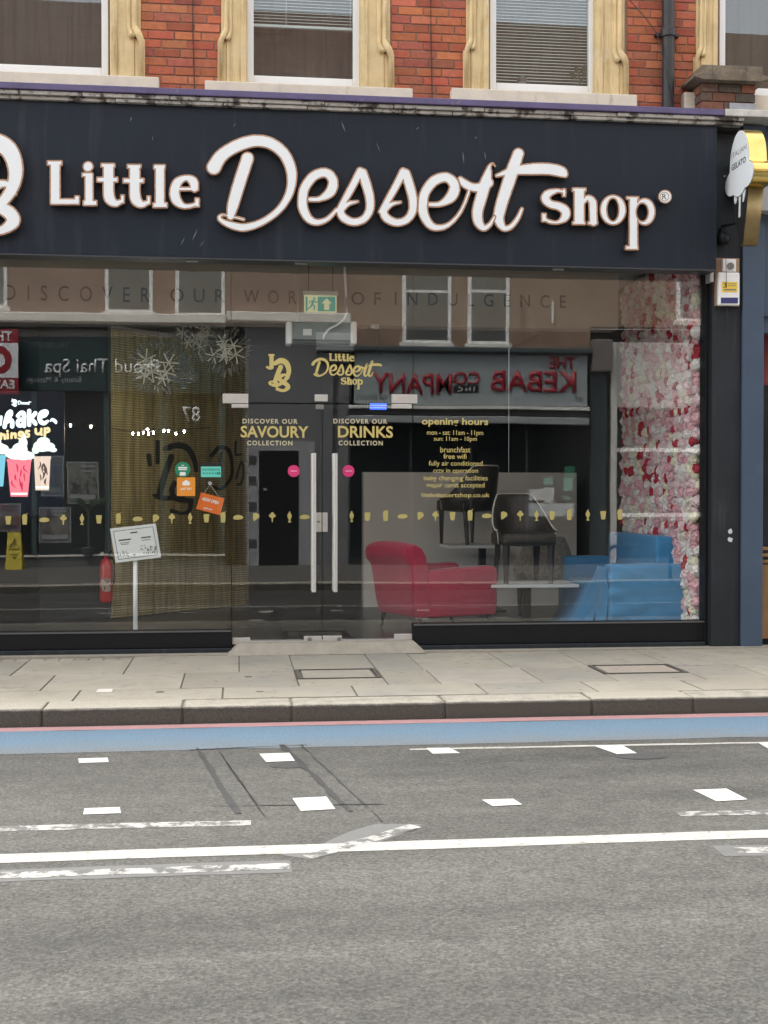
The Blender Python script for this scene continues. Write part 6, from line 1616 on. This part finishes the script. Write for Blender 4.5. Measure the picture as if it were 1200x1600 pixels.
poster('framed blue tinted picture high in the spa window', 66, 715, 98, 775, 4, ((.06, .10, .12), (.14, .13, .14), (.16, .2, .2)))
fern = thing('fern', 'green fern plant on the ledge of the spa window', 'plant', (vx(138), YO+.12, vz(805)))
random.seed(4); lf = MB(); c = Vector((vx(138), YO+.14, vz(800)))
for k in range(38):
    a = random.uniform(0, 6.28); L = random.uniform(.2, .5); pr = None
    for q in range(5):
        t = q/4; p = c+Vector((math.cos(a)*L*t, abs(math.sin(a))*L*t*.4, .28*math.sin(t*2.2)*random.uniform(.8, 1.1)-.05*t)); w = .02*(1-t)+.004
        if pr: lf.add([pr+Vector((0, 0, w)), p+Vector((0, 0, w)), p-Vector((0, 0, w)), pr-Vector((0, 0, w))], [(0, 1, 2, 3)])
        pr = p
lf.build('fronds', M('fern_green', (.05, .11, .045), .6, var=.3, vscale=12), fern)
MB().lathe([(0, 0), (.08, 0), (.11, .17), (.10, .18), (0, .17)], (c.x, c.y, vz(868)+.002), 14).build('pot', M('pot_dark', (.05, .05, .05), .6), fern)
MB().tube([(c.x, c.y, vz(868)+.1), (c.x, c.y, c.z+.02)], .02, 7).build('stem', MAT['fern_green'], fern)
# yellow wet floor board on the pavement across
wf = thing('warning_board', 'yellow folding wet floor warning board outside the spa', 'warning board', (vx(24, 855, YO+.5), YO+.5, ZP))
yb_ = YO+.55; a0, a1, b0_, b1_ = FP(10.5, 855, -yb_).x, FP(37, 855, -yb_).x, FP(13, 855, -yb_).x, FP(33, 855, -yb_).x; zt_w = FP(24, 832, -yb_).z
m_yel = M('warning_yellow', (.62, .50, .05), .5)
for s, nm in ((1, 'front_leaf'), (-1, 'rear_leaf')):
    MB().add([(a0, yb_+s*.16, ZP), (a1, yb_+s*.16, ZP), (b1_, yb_+s*.02, zt_w), (b0_, yb_+s*.02, zt_w), (a0, yb_+s*.145, ZP), (a1, yb_+s*.145, ZP), (b1_, yb_+s*.005, zt_w), (b0_, yb_+s*.005, zt_w)], [(0, 1, 2, 3), (7, 6, 5, 4), (0, 4, 5, 1), (1, 5, 6, 2), (2, 6, 7, 3), (3, 7, 4, 0)]).build(nm, m_yel, wf)
tri = MB(); xm_ = (a0+a1)/2; hz = zt_w-ZP
for (u0, v0, u1, v1) in ((-.085, .55, .085, .55), (-.085, .55, 0, .82), (.085, .55, 0, .82), (0, .62, 0, .72), (-.06, .4, .06, .4), (-.04, .32, .04, .32)):
    f_ = lambda u, v: (xm_+u, yb_+.16-.14*v+.004, ZP+hz*v); tri.tube([f_(u0, v0), f_(u1, v1)], .007, 5)
tri.build('warning_symbol', m_blk, wf)
# red and white takeaway sign standing out beyond the spa
tk = thing('takeaway_sign', 'red and white takeaway sign board with bold lettering across the street', 'sign', (vx(-30), YO+.35, vz(616)))
vbox('board', -150, 512, 28.5, 616, YO+.36, .06, M('sign_red', (.30, .012, .022), .45), tk, .006)
vbox('white_panel', -146, 533.5, 28, 589, YO+.364, .005, M('sign_whitep', (.85, .87, .88), .45), tk)
text_vx('lettering', 'THE', (-20, 516, 18.5, 531.5), YO+.366, M('sign_whitep', (.7, .72, .74), .45), tk, bold=.03)
text_vx('lettering', 'O', (-28, 538, 18.5, 585), YO+.367, MAT['sign_red'], tk, bold=.05)
text_vx('lettering', 'EAT', (-12, 593, 22, 607.5), YO+.366, MAT['sign_whitep'], tk, bold=.03)
MB().box(vx(-60), vx(-50), YO+.3, YO-.05, vz(540), vz(536)).build('bracket', m_tleg, tk); MB().box(vx(-60), vx(-50), YO+.3, YO-.05, vz(600), vz(596)).build('bracket', m_tleg, tk)
# --- grey stucco entrance bay
gb = thing('entrance_bay', 'grey painted street door bay between the spa and the kebab shop', 'building', (vx(445), YO, ZP))
m_gst = M('grey_stucco', (.17, .172, .178), .75, var=.08, vscale=2)
m_grf = M('grey_joinery', (.32, .33, .335), .6)
MB().box(sx1_+.002, vx(548), YO, YO-.35, ZP, vz(500)).build('wall', m_gst, gb)
MB().box(sx1_+.002, vx(548), YO, YO-.35, vz(500)+.002, 10.9).build('upper_wall', m_br2, gb)
vbox('cornice', 353, 489, 548, 504, YO+.22, .25, m_cornw, gb, .02)
vbox('door_frame', 386, 690, 492, 892, YO+.03, .06, m_grf, gb, .008)
vbox('door', 404, 704, 466, 891, YO+.045, .03, M('black_door', (.008, .008, .009), .3), gb, .006)
vbox('door_knob', 411, 763, 416, 767, YO+.08, .04, m_steel, gb)
for py in (712, 745, 785, 842): vbox('frame_panel', 389, py, 400, py+14, YO+.036, .006, M('panel_dark', (.06, .06, .062), .6), gb)
for l, r in ((500, 520), (528, 545)):
    vbox('pilaster', l, 560, r, 893, YO+.10, .12, m_gst, gb, .012)
vbox('capital', 494, 520, 552, 548, YO+.28, .3, m_grf, gb, .03); vbox('console', 498, 549, 548, 566, YO+.2, .22, m_gst, gb, .03)
# --- kebab shop
kb = thing('kebab_building', 'brick building across the street with pale kebab shop sign in red letters', 'building', (vx(730), YO, ZP))
kx0, kx1 = vx(548)+.002, vx(921)
MB().box(kx0, kx1, YO, YO-.35, vz(543, 740), 10.9).build('wall', m_br3, kb)
for l, r, t, b in ((630, 705.5, 330, 536), (731, 797, 330, 538)): far_window(kb, l, t, r, b, YO, (456,))
for px in (770, 815, 862): vbox('wall_vent', px, 472, px+3, 505, YO+.05, .05, m_cornw if px > 850 else M('soil_brown', (.1, .07, .06), .8), kb)
vbox('cornice', 545, 541, 925, 549, YO+.25, .28, M('cornice_teal', (.06, .08, .085), .7), kb, .02)
ksb = vbox('sign_board', 553, 549, 917, 633, YO+.12, .14, M('kebab_panel', (.31, .35, .36), .5, var=.04, vscale=2), kb, .008)
m_kr = M('kebab_red', (.36, .012, .03), .4)
for body, l, t, r, b in (('KEBAB', 768, 579, 899, 612), ('CO', 708, 580, 751, 600), ('MPANY', 583, 582, 706, 614), ('THE', 858, 557, 898, 575)):
    text_vx('lettering', body, (l, t, r, b), YO+.122, m_kr, ksb, bold=.014, depth=.03)
vbox('small_plate', 709, 601.5, 749, 612.5, YO+.135, .02, m_blk, ksb); text_vx('lettering', 'INC', (716, 603.5, 742, 610.5), YO+.1365, m_lt, ksb, spacing=1.5)
text_vx('lettering', '85', (897, 620, 908, 627), YO+.122, m_blk, ksb); text_vx('lettering', 'Tel: 020 8772 1991', (537, 617, 606, 624), YO+.122, m_blk, ksb)
vbox('awning_box', 545, 634, 921, 639.5, YO+.30, .2, m_cornw, kb, .01); vbox('awning_roll', 545, 640, 921, 650, YO+.26, .2, M('awning_dark', (.03, .03, .03), .7), kb, .02); vbox('awning_bar', 545, 650.5, 920, 662, YO+.34, .18, M('awning_grey', (.33, .35, .35), .6), kb, .015)
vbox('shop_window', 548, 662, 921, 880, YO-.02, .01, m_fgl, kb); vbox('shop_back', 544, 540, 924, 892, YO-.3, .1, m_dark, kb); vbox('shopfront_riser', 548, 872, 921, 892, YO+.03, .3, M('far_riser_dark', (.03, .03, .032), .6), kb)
for px in (640, 735, 820): vbox('shopfront_post', px, 662, px+4, 872, YO+.02, .06, M('far_post', (.04, .045, .05), .5), kb)
for i, (l, t, r, b, c_) in enumerate(((825, 764, 849, 781, (.62, .66, .66)), (849, 761, 864, 785, (.58, .62, .64)), (824, 786, 896, 806, (.5, .56, .57)), (848, 745, 862, 757, (.12, .36, .30)), (879, 746, 894, 766, (.12, .38, .31)), (877, 774, 890, 780, (.16, .28, .22)), (881, 727, 897, 745, (.03, .20, .12)))):
    o = vbox('notice', l, t, r, b, YO-.012, .003, M('notice_%d' % i, c_, .6, var=.05), None)
    tag(o, ('white notice sheet taped in the kebab shop window', 'narrow white notice overlapping the taped sheet in the kebab window', 'wide pale notice low in the kebab shop window', 'tilted small green notice in the kebab window', 'upright green notice in the kebab window', 'tiny dull green notice in the kebab window', 'dark green round topped notice at the top of the kebab window')[i], 'notice', 'notices stuck in the kebab window')
# --- last shop: white framed, big pale sign panel
ls_ = thing('corner_shop', 'pale sign panelled shop with white frames beyond the kebab shop', 'building', (vx(1050), YO, ZP))
MB().box(kx1+.002, XR-2, YO, YO-.35, vz(512, 1000), 10.9).build('wall', m_br3, ls_)
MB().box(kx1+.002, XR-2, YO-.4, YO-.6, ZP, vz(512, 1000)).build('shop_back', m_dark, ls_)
vbox('pilaster', 922, 545, 948, 890, YO+.05, .2, M('far_navy', (.02, .035, .045), .5), ls_, .01)
vbox('pilaster_cap', 925, 530, 958, 580, YO+.2, .3, M('cap_taupe', (.17, .15, .14), .7), ls_, .03)
vbox('side_post', 955, 536, 964, 880, YO+.05, .1, m_cornw, ls_)
lsb = vbox('sign_board', 966, 536, 1075, 636, YO+.14, .15, M('pale_panel', (.42, .40, .39), .5), ls_, .01)
vbox('sign_band', 972, 550, 1072, 553, YO+.145, .01, M('band_grey', (.3, .3, .3), .6), lsb)
vbox('window_frame', 958, 645, 964, 880, YO+.03, .06, m_wfr, ls_); vbox('window_frame', 964.5, 700, 1120, 706, YO+.03, .06, m_wfr, ls_); vbox('window_frame', 964.5, 800, 1120, 806, YO+.03, .06, m_wfr, ls_)
for l, r, t, b in ((1057, 1110, 300, 505),): far_window(ls_, l, t, r, b, YO, (434,))
vbox('shop_window', 948, 640, 1400, 880, YO-.02, .01, m_fgl, ls_)
vbox('shopfront_riser', 948, 872, 1400, 892, YO+.03, .3, MAT['far_riser'], ls_)
# street lamp arm bracket by the far corner
# --- cycle stand on the far pavement
cst = thing('cycle_stand', 'black tubular cycle stand hoop on the far pavement', 'cycle stand', (vx(1000, 900, -8.75), -8.75, ZP))
q0, q1 = FP(948, 870, 8.75).x, FP(1047, 870, 8.75).x; zt_s = FP(1000, 853, 8.75).z; r_ = .16
pts = [(q0, -8.75, ZP-.05), (q0, -8.75, zt_s-r_)]+[(q0+r_-r_*math.cos(t), -8.75, zt_s-r_+r_*math.sin(t)) for t in np.linspace(.25, 1.57, 6)]+[(q1-r_+r_*math.sin(t), -8.75, zt_s-r_+r_*math.cos(t)) for t in np.linspace(0, 1.3, 6)]+[(q1, -8.75, zt_s-r_), (q1, -8.75, ZP-.05)]
MB().tube(pts, .03, 10).build('hoop', m_tleg, cst, smooth=True)
for x_ in (q0, q1): MB().lathe([(0, .0), (.07, 0), (.07, .008), (.03, .012)], (x_, -8.75, ZP+.001), 14).build('foot_plate', m_tleg, cst)

# end blocks that close the street beyond both facades, and the mass behind the shop front
MB().box(XB0-7, XB0-.25, -.1, 8, ZP-.05, ZTOP).build('end_house', brick_mat('end_brick', (.30, .09, .055), (.26, .08, .05), (.3, .25, .2)))
tag(bpy.data.objects['end_house'], 'red brick house adjoining the far end of the navy sign board', 'building')
MB().box(XB0, XB1, .36, 9, ZCE+.07, ZTOP).build('rear_mass', m_dark, bld)
